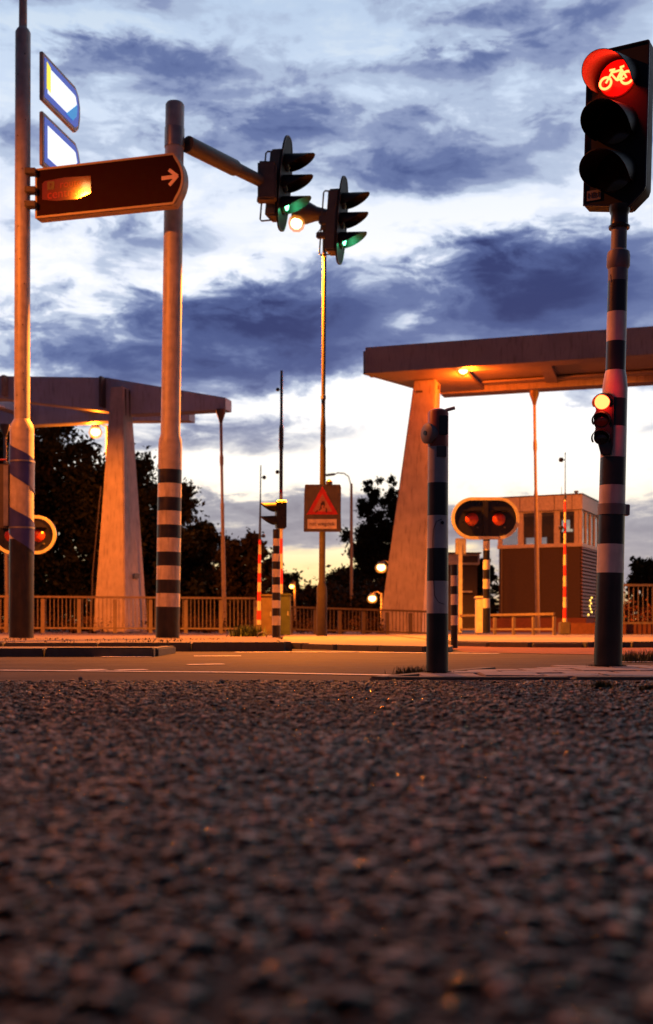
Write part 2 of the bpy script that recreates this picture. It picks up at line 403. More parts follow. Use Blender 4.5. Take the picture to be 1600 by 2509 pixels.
def island(name, poly, top, kerbs, m, base=.003):
    b = MB(); b.slab(poly, -.05, top - .006)
    o = tag(b.build(name, m, smooth=False), kind='structure')
    for (x0, y0), (x1, y1), n, h in kerbs:
        a = Vector((x0, y0, 0)); e = Vector((x1, y1, 0)); L = (e - a).length / n; d = (e - a).normalized()
        kb = MB(); kb.box((0, 0, h / 2 - .03), (L - .012, .13, h + .06)); first = kb.build('kerb_stone', KERB, o, bevel=.012)
        ang = math.atan2(d.y, d.x)
        for i in range(n):
            c = a + d * L * (i + .5) + Vector((random.uniform(-.004, .004), random.uniform(-.006, .006), random.uniform(-.006, .006)))
            if i == 0: first.location = c; first.rotation_euler = (0, 0, ang)
            else: dup(first, c, o, ang + random.uniform(-.006, .006))
    return o
island('front_island', [(-9, 9.66), (-1.5, 9.72), (-1.5, 10.9), (-9, 10.9)], .072, [((-8.8, 9.6), (-1.45, 9.66), 8, .078), ((-1.5, 9.75), (-1.5, 10.9), 1, .078)], EARTH)
island('back_island', [(-14, 11.8), (-.45, 11.86), (-.42, 13.2), (-1.2, 24), (-20, 24)], .086, [((-13, 11.74), (-.42, 11.8), 13, .094), ((-.42, 11.9), (-.6, 14.9), 3, .094)], EARTH)
island('far_pavement', [(-.55, 13.6), (0.2, 12.5), (.98, 11.25), (1.22, 11.35), (1.35, 12.2), (1.5, 15.1), (3.0, 30), (-1.1, 30)], .06,
       [((-.60, 13.55), (.14, 12.42), 2, .066), ((.16, 12.40), (1.0, 11.2), 2, .066)], FARPAVE)
cp = [(1.55, 30), (1.58, 16.4), (1.75, 15.2), (2.1, 14.3), (2.55, 13.95), (3.1, 13.9), (3.7, 14.1), (4.6, 14.2), (26, 14.2), (26, 30)]
island('corner_pavement', cp, .075, [((4.7, 14.14), (14.7, 14.14), 10, .08), ((2.5, 13.9), (3.1, 13.84), 1, .06), ((3.12, 13.85), (3.72, 14.04), 1, .07), ((3.74, 14.06), (4.68, 14.13), 1, .08), ((2.06, 14.28), (2.5, 13.92), 1, .06), ((1.7, 15.2), (2.06, 14.3), 1, .06)], FARPAVE)
vb = MB()
for i in range(40):
    pass
sheet('verge', [(-60, 23.9), (60, 23.9), (60, 60), (-60, 60)], .04, EARTH)

# near right pavement with its slabs
pave = tag(MB().slab([(.20, 5.36), (9, 5.36), (9, 7.12), (1.9, 7.08), (.78, 6.62)], -.02, .006).build('pavement', EARTH, smooth=False), kind='structure')
sb = MB(); sb.box((0, 0, .004), (.287, .287, .03)); slab0 = sb.build('paving_slab', SLAB, pave, bevel=.004)
used = False; ca, sa = math.cos(R(-3)), math.sin(R(-3))
for j in range(5):
    for i in range(-1, 26):
        lx, ly = .30 + i * .302 + (.15 if j % 2 else 0), 5.62 + j * .302
        x, y = lx, ly + .0
        if y > 7.0: continue
        if x < .42 + (y - 5.5) * .62 or x > 8.5: continue
        if abs(x - .565) < .17 and abs(y - 5.9) < .17: continue
        z = random.uniform(-.003, .005)
        if not used: s_ = slab0; s_.location = (x, y, z); used = True
        else: s_ = dup(slab0, (x, y, z), pave)
        s_.rotation_euler = (random.uniform(-.014, .014), random.uniform(-.014, .014), random.uniform(-.012, .012))
        s_.scale = (random.uniform(.985, 1.0), random.uniform(.985, 1.0), 1)
kb = MB(); kb.box((0, 0, 0), (.86, .1, .06)); k0 = kb.build('edge_stone', KERB, pave, bevel=.008)
for i in range(9):
    c = (.72 + i * .875, 5.41 + random.uniform(-.006, .006), -.012 + random.uniform(-.003, .004))
    if i == 0: k0.location = c
    else: dup(k0, c, pave, random.uniform(-.01, .01))
k2 = MB(); k2.bar((.24, 5.37, -.012), (.95, 6.66, -.012), .09, .06); k2.build('edge_stone', KERB, pave, bevel=.008)

# stones of the worn asphalt
ico = None
bm = bmesh.new(); bmesh.ops.create_icosphere(bm, subdivisions=1, radius=1.0)
IV = np.array([v.co[:] for v in bm.verts]); IF = np.array([[v.index for v in f.verts] for f in bm.faces]); bm.free()
def stones(name, n, y0, y1, rmin, rmax, zc, shade):
    yy = np.sqrt(rng.uniform(y0 * y0, y1 * y1, n)); xx = rng.uniform(-1, 1, n) * (.33 * yy + .62)
    r = rmin + (rmax - rmin) * rng.beta(1.4, 3.2, n)
    S = np.c_[r * rng.uniform(.75, 1.35, n), r * rng.uniform(.75, 1.35, n), r * rng.uniform(.45, .85, n)]
    th = rng.uniform(0, 6.283, n); c, s = np.cos(th), np.sin(th)
    V = IV[None] * (1 + rng.normal(0, .16, (n, len(IV), 1)))
    V[..., 2] = np.minimum(V[..., 2], .42)          # tops worn flat by traffic
    V = V * S[:, None, :]
    X = V[..., 0] * c[:, None] - V[..., 1] * s[:, None]; Y = V[..., 0] * s[:, None] + V[..., 1] * c[:, None]
    tl = rng.normal(0, .35, n)
    Z = V[..., 2] + X * tl[:, None] * .5
    V = np.stack([X + xx[:, None], Y + yy[:, None], Z + (zc * r * rng.uniform(.3, 1.9, n))[:, None]], -1)
    F = (IF[None] + (np.arange(n) * len(IV))[:, None, None]).reshape(-1, 3)
    patch = np.exp(.45 * np.sin(xx * 9 + 2 * np.sin(yy * 5)) * np.sin(yy * 11 + 1.7 * np.sin(xx * 6)))
    pale = rng.random(n) < .085 * patch
    k = np.where(pale, rng.uniform(.06, .24, n), patch * rng.lognormal(math.log(shade), .6, n))[:, None] * (np.array([1.0, .66, .50]) + rng.normal(0, .05, (n, 3)))
    gloss = np.where(rng.random(n) < .10, .10, rng.uniform(.38, .62, n))
    o = raw_mesh(name, V.reshape(-1, 3), F, STONE, None, np.repeat(np.c_[np.clip(k, .002, .26), gloss], len(IV), 0))
    o['kind'] = 'stuff'; return o
stones('asphalt_stones', 25000, .35, 2.7, .0045, .0165, .22, .0055)
stones('asphalt_stones', 29000, 2.7, 5.28, .0045, .0160, .22, .0065)
lz = MB()
for i in range(11):
    d = random.uniform(4.9, 5.6); x = XD(random.choice((40, 120, 200, 260, 560, 880, 1060, 1310, 1330, 1400, 1020)) + random.uniform(-20, 20), d)
STONE_LABEL = ['biggest loose stone at the left asphalt edge below the banded mast', 'small stone between the biggest left stone and the spiral pole', 'small stone at the asphalt edge below the spiral pole', 'loose stone at the asphalt edge left of centre', 'loose stone at the asphalt edge just left of the kerb corner',
    'small stone just right of the biggest left stone', 'small stone in front of the push button post', 'larger of two loose stones between push button post and bicycle pole', 'smaller of two loose stones between push button post and bicycle pole', 'loose stone just left of the bicycle pole weeds']
for i, (px, py, r) in enumerate(((197, 1668, .011), (130, 1670, .006), (40, 1672, .006), (540, 1671, .008), (900, 1690, .010), (265, 1670, .006), (1085, 1678, .006), (1328, 1676, .014), (1342, 1682, .009), (1400, 1686, .012))):
    d = EYE * FPX / (py - HY); st = MB()
    st.add([tuple(Vector(v) * r * random.uniform(.8, 1.2) + Vector((0, 0, r * .5))) for v in IV], [tuple(f) for f in IF])
    o = st.build('loose_stone', DMETAL, smooth=False); o.location = (XD(px, d), d, .003)
    tag(o, STONE_LABEL[i], 'stone', 'loose stones on the asphalt edge')

# ------------------------------------------------------------------ grass and weeds
def blades(name, pts, hmin, hmax, wid, spread, n, base=(.045, .055, .018)):
    V = []; T = []
    for (x, y, z) in pts:
        for k in range(n):
            bx, by = x + random.gauss(0, spread), y + random.gauss(0, spread * .7)
            h = random.uniform(hmin, hmax); a = random.uniform(0, 6.283); w = wid * random.uniform(.6, 1.3)
            lx, ly = math.cos(a) * h * random.uniform(.1, .7), math.sin(a) * h * random.uniform(.1, .7)
            px, py = -math.sin(a) * w, math.cos(a) * w
            V += [(bx - px, by - py, z), (bx + px, by + py, z), (bx + lx * .6 + px * .6, by + ly * .6 + py * .6, z + h * .6), (bx + lx, by + ly, z + h)]
            c = random.uniform(.5, 1.4); T += [tuple(q * c for q in base)] * 4
    F = np.arange(len(V)).reshape(-1, 4)
    return raw_mesh(name, np.array(V), F, GRASSM, None, np.array(T))
tag(blades('grass_tuft', [P(px, 1600, 8.2).xy.to_tuple() + (.0,) for px in range(1530, 1760, 9)], .03, .10, .004, .10, 60), 'dark grass fringe growing behind the bicycle signal pole', 'grass')
tag(blades('grass', [(XD(px, 6.1), 6.1 + (px - 1000) * .004, 0) for px in range(985, 1040, 7)], .008, .05, .003, .03, 40), kind='stuff')
ring_ = [(XD(1071, 5.9) + math.cos(a) * .065, 5.9 + math.sin(a) * .065, .01) for a in np.arange(0, 6.28, .4)] + [(XD(1489, 6.85) + math.cos(a) * .09, 6.85 + math.sin(a) * .09, .012) for a in np.arange(0, 6.28, .3)]
tag(blades('moss', ring_, .004, .02, .003, .014, 22, (.028, .028, .012)), kind='stuff')
gl = [(.45 + i * .12, 5.47 + random.uniform(-.01, .01), .006) for i in range(40)] + [(.5 + random.uniform(0, 3), random.choice((5.77, 6.07, 6.37)), .006) for i in range(50)]
tag(blades('joint_grass', gl, .004, .016, .002, .02, 16), kind='stuff')
for px, py, s in ((1482, 1684, 1.0), (1590, 1690, .7)):
    d = EYE * FPX / (py + 4 - HY)
    tag(blades('weed', [(XD(px, d) + random.gauss(0, .012 * s), d, 0) for i in range(7)], .008, .03 * s + .01, .004, .02, 30),
        {1482: 'largest low weed growing on asphalt below the bicycle signal pole', 1590: 'low weed on the asphalt near the right picture edge', 1390: 'tiny weed between paving slabs left of the bicycle signal pole'}[px], 'weed')
tag(blades('grass', [(random.uniform(-9, -1.6), random.uniform(12.2, 17), .08) for i in range(70)], .008, .03, .006, .16, 16, (.035, .035, .016)), kind='stuff')
tag(blades('shrub', [P(px, 1560, 21).xy.to_tuple() + (.08,) for px in range(585, 630, 5)], .06, .24, .012, .09, 60, (.05, .075, .03)), 'low green shrub on the island beside the striped barrier', 'shrub')

# ------------------------------------------------------------------ poles
def band_pole(root, segs, n=28):
    """segs: (z0, z1, r0, r1, material, name) stacked end to end"""
    for z0, z1, r0, r1, m, nm in segs:
        MB().lathe([(r0, z0), (r1, z1)], n).build(nm, m, root)

# direction sign pole with blue spiral film
D0 = 17.0
base = P(52.5, 1563, D0); zb = base.z
p_sign = thing('sign_pole', 'tall white pole with blue spiral film and black foot, carrying direction signs', 'pole', base, lean=R(.15))
def zz(py, d=D0): return ZD(py, d) - zb
r1, r2, r3 = 29.5 / FPX * D0, 19 / FPX * D0, 10 / FPX * D0
MB().lathe([(r1, 0), (r1, zz(1322))], 32).build('black_foot', BLACK, p_sign)
MB().lathe([(r1 - .004, zz(1322)), (r1 - .004, zz(1055)), (r1 * .93, zz(1042)), (r2 * 1.1, zz(1031)), (r2 * 1.02, zz(1028))], 32).build('lower_tube', CREAM, p_sign)
MB().lathe([(r2, zz(1028)), (r2 * .97, zz(80)), (r2 * .75, zz(72)), (r3, zz(68))], 28).build('upper_tube', CREAM, p_sign)
MB().lathe([(r3, zz(68)), (r3 * .9, zz(-160))], 20).build('top_tube', CREAM, p_sign)
def spiral(zl0, zl1, zr0, zr1):
    b = MB(); n = 48; vs = []
    for i in range(n + 1):
        th = -math.pi * 1.0 + 2 * math.pi * i / n          # 0 faces the camera (-y); image right = +x
        f = .5 + math.sin(max(-math.pi / 2, min(math.pi / 2, th))) * .5 if False else .5 + th / math.pi
        top = zl0 + (zr0 - zl0) * f; bot = zl1 + (zr1 - zl1) * f
        x, y = math.sin(th), -math.cos(th)
        for rr in (r1 + .001, r1 + .006):
            vs += [(x * rr, y * rr, top), (x * rr, y * rr, bot)]
    fs = []
    for i in range(n):
        a = i * 4; c = a + 4
        fs += [(a + 2, c + 2, c + 3, a + 3), (a, a + 1, c + 1, c), (a, c, c + 2, a + 2), (a + 1, a + 3, c + 3, c + 1)]
    fs += [(0, 2, 3, 1), (n * 4, n * 4 + 1, n * 4 + 3, n * 4 + 2)]
    return b.add(vs, fs)
spiral(zz(1083), zz(1150), zz(1128), zz(1206)).build('spiral_band', BLUE, p_sign)
spiral(zz(1234), zz(1299), zz(1281), zz(1357)).build('spiral_band', BLUE, p_sign)
for py in (1132, 1294):
    MB().lathe([(r1 + .012, zz(py + 2.2)), (r1 + .012, zz(py - 2.2))], 32).build('clamp_strap', STEEL, p_sign)
for k, (py, a) in enumerate(((140, .5), (300, .6), (340, -.4), (500, .5), (560, -.3), (700, .5), (918, .4), (958, .4), (972, -.4), (1003, -.7), (190, -.4), (420, .2), (640, -.1), (800, .3))):
    MB().lathe([(.008, 0), (.008, .012)], 8, (math.sin(a), -math.cos(a), 0), (math.sin(a) * (r2 - .006), -math.cos(a) * (r2 - .006), zz(py))).build('bolt_hole', BLACK, p_sign)
for py in (425, 470, 505):
    MB().box((.14, -.05, zz(py)), (.16, .14, .09)).build('sign_clamp', DMETAL, p_sign, bevel=.008)
# plate seen nearly edge-on, strapped to the pole
pl = thing('small_sign', 'grey back of a sign plate strapped to the blue spiral pole', 'sign', P(0, 1215, 16.95))
MB().box((0, .0, 0), (.42, .03, .96)).build('plate', DMETAL, pl, bevel=.01)
MB().box((.10, -.03, 0), (.075, .04, .90)).build('mounting_rail', STEEL, pl, bevel=.005)
MB().tube([(-.2, -.03, .42), (-.08, -.04, .49), (.02, -.05, .53), (.12, -.05, .53)], .012).build('cable', RED, pl)

# lit blue-white signs on the pole, seen obliquely
def lit_sign(y_tl, y_bl, name, label, yellow):
    a = Vector((-4.30, 17.06, 0)); e = Vector((-4.02, 18.36, 0)); d = (e - a).normalized(); L = (e - a).length
    zt = ZD(y_tl, D0); z_b = ZD(y_bl, D0); H = zt - z_b
    t = thing(name, label, 'sign', (a.x, a.y, z_b), math.atan2(d.y, d.x), 'lit direction signs on the spiral pole')
    # local x runs along the sign away from the camera, face towards local -y
    out = [(0, 0), (L - .16, 0), (L - .05, .10), (L, .28), (L, H - .26), (L - .06, H - .1), (L - .18, H), (0, H)]
    MB().prism(out, -.07, -.01).build('sign_box', HOUSEW, t, bevel=.01)
    ins = [(.05, .06), (L - .20, .06), (L - .10, .13), (L - .06, .30), (L - .06, H - .27), (L - .11, H - .13), (L - .2, H - .06), (.05, H - .06)]
    MB().prism(ins, -.075, -.0705).build('border_panel', LITBLUE, t, smooth=False)
    k = .10
    ins2 = [(.05 + k, .06 + k), (L - .3, .06 + k), (L - .17, .24), (L - .14, .34), (L - .14, H - .3), (L - .2, H - .17), (L - .28, H - .06 - k), (.05 + k, H - .06 - k)]
    MB().prism(ins2, -.080, -.0755).build('lit_panel', LITSIGN, t, smooth=False)
    MB().prism([(L - .55, .13), (L - .3, .13), (L - .17, .25), (L - .145, .34), (L - .145, H * .62)], -.084, -.0805).build('blue_field', LITCYAN, t, smooth=False)
    if yellow: MB().prism([(.112, H * .30), (.24, H * .28), (.24, H * .80), (.112, H * .86)], -.084, -.0805).build('yellow_field', LITYEL, t, smooth=False)
    return t
lit_sign(121, 240, 'lit_sign', 'upper lit white sign with blue border and yellow field', True)
lit_sign(268, 400, 'lit_sign', 'lower lit white and blue sign above the brown arrow sign', False)

# brown direction sign with arrow
A = Vector((XD(88, 17.0), 17.0, 0)); E = Vector((XD(452, 16.38), 16.38, 0)); d_ = (E - A).normalized(); Ls = (E - A).length
zt = ZD(415, 17.0); z_b = ZD(538, 17.0); Hs = zt - z_b
sg = thing('direction_sign', 'brown box sign with arrow pointing right and a route label', 'sign', (A.x, A.y, z_b), math.atan2(d_.y, d_.x))
def sign_outline(k):
    p = [(k, k), (Ls - .16 - k * .3, k)]
    for i in range(1, 10):
        t = -1 + 2 * i / 10.0; p.append((Ls - k - .16 * t * t, Hs / 2 + t * (Hs / 2 - k)))
    return p + [(Ls - .16 - k * .3, Hs - k), (k, Hs - k)]
MB().prism(sign_outline(0), -.02, .17).build('sign_box', SIGNF, sg, bevel=.015)
MB().ring(sign_outline(0.004), sign_outline(.035), -.034, -.0205).build('frame', SIGNF, sg)
MB().prism(sign_outline(.036), -.026, -.0205).build('face_panel', SIGNB, sg, smooth=False)
def fpt(px, py):
    """photo pixel on the sign face -> local x,z"""
    u = (px - 88) / (452 - 88); dd = 17.0 + (16.38 - 17.0) * u
    v = Vector((XD(px, dd) - A.x, dd - A.y, 0)).dot(d_)
    return v, ZD(py, dd) - z_b
lab = [fpt(106, 452), fpt(112, 446), fpt(160, 437), fpt(225, 433), fpt(225, 475), fpt(190, 490), fpt(140, 494), fpt(106, 491)]
MB().prism(lab, -.031, -.0265).build('route_label', SIGNL, sg, smooth=False)
c0, c1 = fpt(119, 448), fpt(136, 466)
MB().box(((c0[0] + c1[0]) / 2, -.0335, (c0[1] + c1[1]) / 2), (c1[0] - c0[0], .004, abs(c0[1] - c1[1]))).build('parking_symbol', INK, sg)
x, z = fpt(127.5, 457); words('P', .09, SIGNL, sg, Matrix.Translation((x, -.037, z)) @ FACE, 'letter')
x, z = fpt(176, 452); words('route', .155, SIGNT, sg, Matrix.Translation((x, -.033, z)) @ FACE)
x, z = fpt(167, 475); words('centrum', .19, SIGNT, sg, Matrix.Translation((x, -.033, z)) @ FACE)
ar = MB()
def seg(p, q, w, y0=-.031, y1=-.0265):
    (x0, z0), (x1, z1) = p, q; L = math.hypot(x1 - x0, z1 - z0); nx, nz = -(z1 - z0) / L * w / 2, (x1 - x0) / L * w / 2
    ar.prism([(x0 - nx, z0 - nz), (x1 - nx, z1 - nz), (x1 + nx, z1 + nz), (x0 + nx, z0 + nz)], y0, y1)
seg(fpt(398, 439), fpt(434, 434), .055); seg(fpt(416, 418), fpt(437, 434), .05, -.0315, -.0267); seg(fpt(417, 456), fpt(437, 432), .05, -.032, -.0269)
ar.build('arrow', ARROW, sg, smooth=False)

# mast with black and white bands, carrying the arm
base = P(410.5, 1563, D0 + .05); zb = base.z; DM = D0 + .05
mast = thing('signal_mast', 'thick white mast with black and white bands behind the brown arrow sign', 'mast', base, lean=R(.8))
k = DM / FPX
ys = [1487, 1454, 1421, 1387, 1353, 1319, 1287, 1253, 1220, 1186, 1152]
rb = 29.2 * k
MB().lathe([(rb, 0), (rb, zz(1487, DM))], 32).build('black_foot', BLACK, mast)
for i in range(10):
    MB().lathe([(rb, zz(ys[i], DM)), (rb, zz(ys[i + 1], DM))], 32).build('white_band' if i % 2 == 0 else 'black_band', BAND_W if i % 2 == 0 else BLACK, mast)
MB().lathe([(rb * .995, zz(1152, DM)), (rb * .99, zz(1090, DM)), (rb * .95, zz(1078, DM)), (24 * k, zz(1066, DM)), (23.4 * k, zz(880, DM)), (23.0 * k, zz(258, DM)), (20 * k, zz(253, DM))], 32).build('shaft', CREAM, mast)
MB().lathe([(24.5 * k, zz(362, DM)), (24.5 * k, zz(315, DM))], 28).build('arm_collar', STEEL, mast)
arm = thing('mast_arm', 'brown weathered arm reaching from the banded mast to the signals', 'arm', (-2.08, 17.1, ZD(350, 17.05)))
a1 = Vector((1.04, 1.36, -.03))
MB().lathe([(.125, 0), (.125, 1.05), (.105, 1.10)], 20, a1).build('thick_tube', DMETAL, arm)
MB().lathe([(.10, 1.08), (.095, a1.length)], 20, a1).build('thin_tube', DMETAL, arm)
cx = a1 * 1.02
MB().box((cx.x + .06, cx.y, cx.z), (.30, .24, .62)).build('end_bracket', DMETAL, arm, bevel=.03)

# ------------------------------------------------------------------ traffic signals
def visor_mesh(r, L, Lmin, c, t=.006, p=.6, n=30, cut=R(58), droop=.02):
    """tube hood round the lens at c (x,z), pointing along local -y, cut away below"""
    b = MB(); vs = []
    for i in range(n + 1):
        th = -math.pi + cut + (2 * math.pi - 2 * cut) * i / n
        ce = math.cos(math.pi - cut); ll = Lmin + (L - Lmin) * max(0.0, (math.cos(th) - ce) / (1 - ce)) ** p
        for rr in (r, r - t):
            flare = 1 + .04
            vs += [(c[0] + math.sin(th) * rr, 0, c[1] + math.cos(th) * rr), (c[0] + math.sin(th) * rr * flare, -ll, c[1] + math.cos(th) * rr * flare - droop * ll / L)]
    fs = []
    for i in range(n):
        a = i * 4; q = a + 4
        fs += [(a, a + 1, q + 1, q), (a + 2, q + 2, q + 3, a + 3), (a + 1, a + 3, q + 3, q + 1), (a, q, q + 2, a + 2)]
    fs += [(0, 2, 3, 1), (n * 4, n * 4 + 1, n * 4 + 3, n * 4 + 2)]
    return b.add(vs, fs)
def board_outline(w, h):
    pts = []
    for i in range(48):
        th = 2 * math.pi * i / 48; e = .72
        x, z = math.cos(th), math.sin(th)
        pts.append((w / 2 * math.copysign(abs(x) ** e, x), h / 2 * math.copysign(abs(z) ** .95, z)))
    return pts
def green_signal(px, py, d, label, tilt):
    c = P(px, py, d); nrm = Vector((.945, -.33))
    t = thing('traffic_signal', label, 'traffic light', c, math.atan2(nrm.x, -nrm.y), 'green traffic signals high over the road')
    t.rotation_euler = (0, 0, t.rotation_euler.z); t.rotation_mode = 'XYZ'
    t.matrix_world = Matrix.Translation(c) @ Matrix.Rotation(R(tilt), 4, 'Y') @ Matrix.Rotation(math.atan2(nrm.x, -nrm.y), 4, 'Z')
    s = d / 18.6
    o = board_outline(.50, 1.56)
    MB().prism(o, -.015, .012).build('backboard', VISOR, t)
    MB().ring(o, [(x * .93, z * .97) for x, z in o], -.021, -.0155).build('board_rim', DMETAL, t)
    MB().box((0, .13, -.03), (.34, .22, 1.10)).build('housing', DMETAL, t, bevel=.03)
    for i, z in enumerate((.33, -.02, -.37)):
        visor_mesh(.155, .47, .03, (0, z), p=.75).build('visor', VISOR, t).location = (0, -.016, 0)
        lz = MB().lathe([(.02, 0), (.13, 0), (.128, .02), (.09, .045), (.03, .055)], 24, (0, -1, 0), (0, -.016, z))
        lz.build('lens', LENS_OFF, t)
    MB().lathe([(.075, 0), (.07, .012), (.03, .03)], 20, (0, -1, 0), (.0, -.072, -.37)).build('lit_lens', LIT_GREEN, t)
    lamp_light('green_lamp', t, (0, -.16, -.37), 6.0, .04, (.1, 1, .4))
    # rear mounting loop
    MB().tube([(-.02, .16, .52), (-.02, .34, .54), (-.02, .37, .51), (-.02, .37, -.58), (-.02, .34, -.61), (-.02, .16, -.60)], .015).build('mounting_loop', DMETAL, t)
    MB().box((0, .30, .02), (.10, .24, .14)).build('bracket', DMETAL, t, bevel=.01)
    MB().box((0, .30, -.25), (.10, .30, .10)).build('bracket', DMETAL, t, bevel=.01)
    return t
green_signal(697, 450, 18.75, 'green lit traffic signal held by the end of the mast arm', 5.0)
green_signal(837, 540, 20.3, 'green lit traffic signal fixed to the tall lamp pole', 4.0)

# bicycle signal on its banded pole
DB = 6.85
base = Vector((XD(1489, DB), DB, .012)); zb = base.z; k = DB / FPX
bp_ = thing('banded_pole', 'thick black and white banded pole carrying the red bicycle signal', 'pole', base, lean=R(1.5))
rA, rB = 33.5 * k, 24 * k
def rad(py): return (34 - (1633 - py) / (1633 - 932) * 4.0) * k
MB().lathe([(rad(1633), 0), (rad(1404), zz(1404, DB))], 40).build('black_foot', BLACK, bp_)
yb = [1404, 1334, 1262, 1190, 1122, 1047, 979]
for i in range(6):
    MB().lathe([(rad(yb[i]), zz(yb[i], DB)), (rad(yb[i + 1]), zz(yb[i + 1], DB))], 40).build('white_band' if i % 2 == 0 else 'black_band', BAND_W if i % 2 == 0 else BLACK, bp_)
MB().lathe([(rad(979), zz(979, DB)), (rad(950), zz(950, DB)), (rad(940) * .97, zz(940, DB)), (rB * 1.08, zz(918, DB)), (rB, zz(909, DB))], 40).build('white_band', BAND_W, bp_)
for y0, y1, m, nm in ((909, 838, BLACK, 'black_band'), (838, 766, BAND_W, 'white_band'), (766, 690, BLACK, 'black_band'), (690, 660, GREYP, 'grey_band')):
    MB().lathe([(rB, zz(y0, DB)), (rB * .995, zz(y1, DB))], 36).build(nm, m, bp_)
MB().lathe([(rB * 1.0, zz(660, DB)), (rB * 1.17, zz(652, DB)), (rB * 1.17, zz(628, DB)), (rB * 1.1, zz(618, DB)), (19.5 * k, zz(612, DB))], 36).build('joint_sleeve', GREYP, bp_)
MB().lathe([(19.3 * k, zz(612, DB)), (18.8 * k, zz(558, DB))], 32).build('top_tube', GREYP, bp_)
MB().lathe([(25 * k, zz(560, DB)), (26 * k, zz(555, DB)), (21.5 * k, zz(550, DB)), (20.5 * k, zz(527, DB)), (24 * k, zz(519, DB)), (26 * k, zz(505, DB))], 32).build('top_collar', DARKP, bp_)
MB().lathe([(rad(1255) + .006, zz(1262, DB)), (rad(1255) + .006, zz(1236, DB))], 40).build('clamp_strap', GREYP, bp_)
MB().box((rad(1250) + .012, .0, zz(1249, DB)), (.026, .05, .066)).build('strap_lock', GREYP, bp_, bevel=.004)
MB().tube([(-.055, -.068, zz(700, DB)), (-.057, -.052, zz(680, DB))], .004).build('bolt', DMETAL, bp_)

bc = P(1510, 309, DB)
bs = thing('bicycle_signal', 'red lit bicycle signal with three hoods on top of the banded pole', 'traffic light', bc)
bs.matrix_world = Matrix.Translation(bc) @ Matrix.Rotation(R(1.5), 4, 'Y') @ Matrix.Rotation(R(-30), 4, 'Z')
w2, zt_, zb_ = .19, .475, -.47
hs = [(-w2, zb_ + .02), (w2 - .10, zb_ - .03), (w2 - .01, zb_ + .05), (w2, zb_ + .08), (w2, zt_ - .01), (w2 - .01, zt_), (-w2 + .02, zt_), (-w2, zt_ - .02)]
MB().prism(hs, .0, .11).build('housing', VISOR, bs, bevel=.012)
MB().ring(hs, [(x * .95, z * .98) for x, z in hs], -.008, -.0005).build('front_rim', DARKP, bs)
for i, z in enumerate((.285, .0, -.285)):
    visor_mesh(.132, .38, .015, (0, z), t=.004, p=.5, cut=R(60), droop=.13).build('visor', VISOR, bs).location = (0, -.001, 0)
    MB().lathe([(.112, 0), (.108, .008), (.06, .018), (.02, .021)], 32, (0, -1, 0), (0, -.001, z)).build('lens', LENS_GLOW if i == 0 else LENS_OFF, bs)
sy = MB()
def rg(cx, cz, r, w, a0=0, a1=360):
    n = 22; out = []
    for i in range(n):
        t0, t1 = R(a0 + (a1 - a0) * i / n), R(a0 + (a1 - a0) * (i + 1) / n)
        sy.prism([(cx + math.cos(t) * q, cz + math.sin(t) * q) for t, q in ((t0, r - w / 2), (t0, r + w / 2), (t1, r + w / 2), (t1, r - w / 2))], -.03, -.024)
def sl(x0, z0, x1, z1, w=.011):
    L = math.hypot(x1 - x0, z1 - z0); nx, nz = -(z1 - z0) / L * w / 2, (x1 - x0) / L * w / 2
    sy.prism([(x0 - nx, z0 - nz), (x1 - nx, z1 - nz), (x1 + nx, z1 + nz), (x0 + nx, z0 + nz)], -.0295, -.0245)
zc_ = .285
rg(-.064, zc_ - .026, .034, .013); rg(.064, zc_ - .018, .036, .013, 35, 325)
sl(-.062, zc_ - .026, -.022, zc_ + .040); sl(-.035, zc_ + .030, .028, zc_ + .034); sl(-.030, zc_ + .022, .004, zc_ - .022); sl(.004, zc_ - .022, .032, zc_ + .030, .014)
sl(.062, zc_ - .018, .026, zc_ + .046); sl(-.042, zc_ + .046, -.008, zc_ + .046); sl(.020, zc_ + .050, .046, zc_ + .054); sl(.004, zc_ - .022, .05, zc_ - .02)
sy.build('bicycle_symbol', LIT_RED, bs, smooth=False)
lamp_light('red_lamp', bs, (0, -.09, .285), 4.5, .06, (1, .012, .005))
MB().box((-.125, -.0035, zb_ + .075), (.085, .004, .06)).build('number_plate', GREYP, bs)
words('HB1', .045, INK, bs, Matrix.Translation((-.125, -.0075, zb_ + .075)) @ FACE, 'number', .001)

# small repeater signal at eye level on the same pole
rp = P(1479, 1036, DB - .085)
rs = thing('repeater_signal', 'small red lit repeater signal on the side of the banded pole', 'traffic light', rp)
rs.rotation_euler = (0, R(1.5), R(-22))
q = 1 / FPX * DB
hp = [(-.060, -.06), (-.03, -.125), (-.012, -.19), (.045, -.19), (.055, -.13), (.055, .15), (.035, .175), (-.04, .175), (-.062, .15), (-.062, .11), (-.045, .08), (-.06, .05), (-.06, .0), (-.045, -.03)]
MB().prism(hp, .0, .085).build('housing', DARKP, rs, bevel=.006)
for i, z in enumerate((.125, .02, -.085)):
    visor_mesh(.052, .055, .01, (-.012, z), t=.003).build('visor', VISOR, rs).location = (0, -.001, 0)
    MB().lathe([(.044, 0), (.042, .006), (.02, .014)], 24, (0, -1, 0), (-.012, -.001, z)).build('lens', LIT_RED if i == 0 else LENS_OFF, rs)
lamp_light('red_lamp', rs, (-.02, -.14, .125), 2.2, .04, (1, .012, .005))

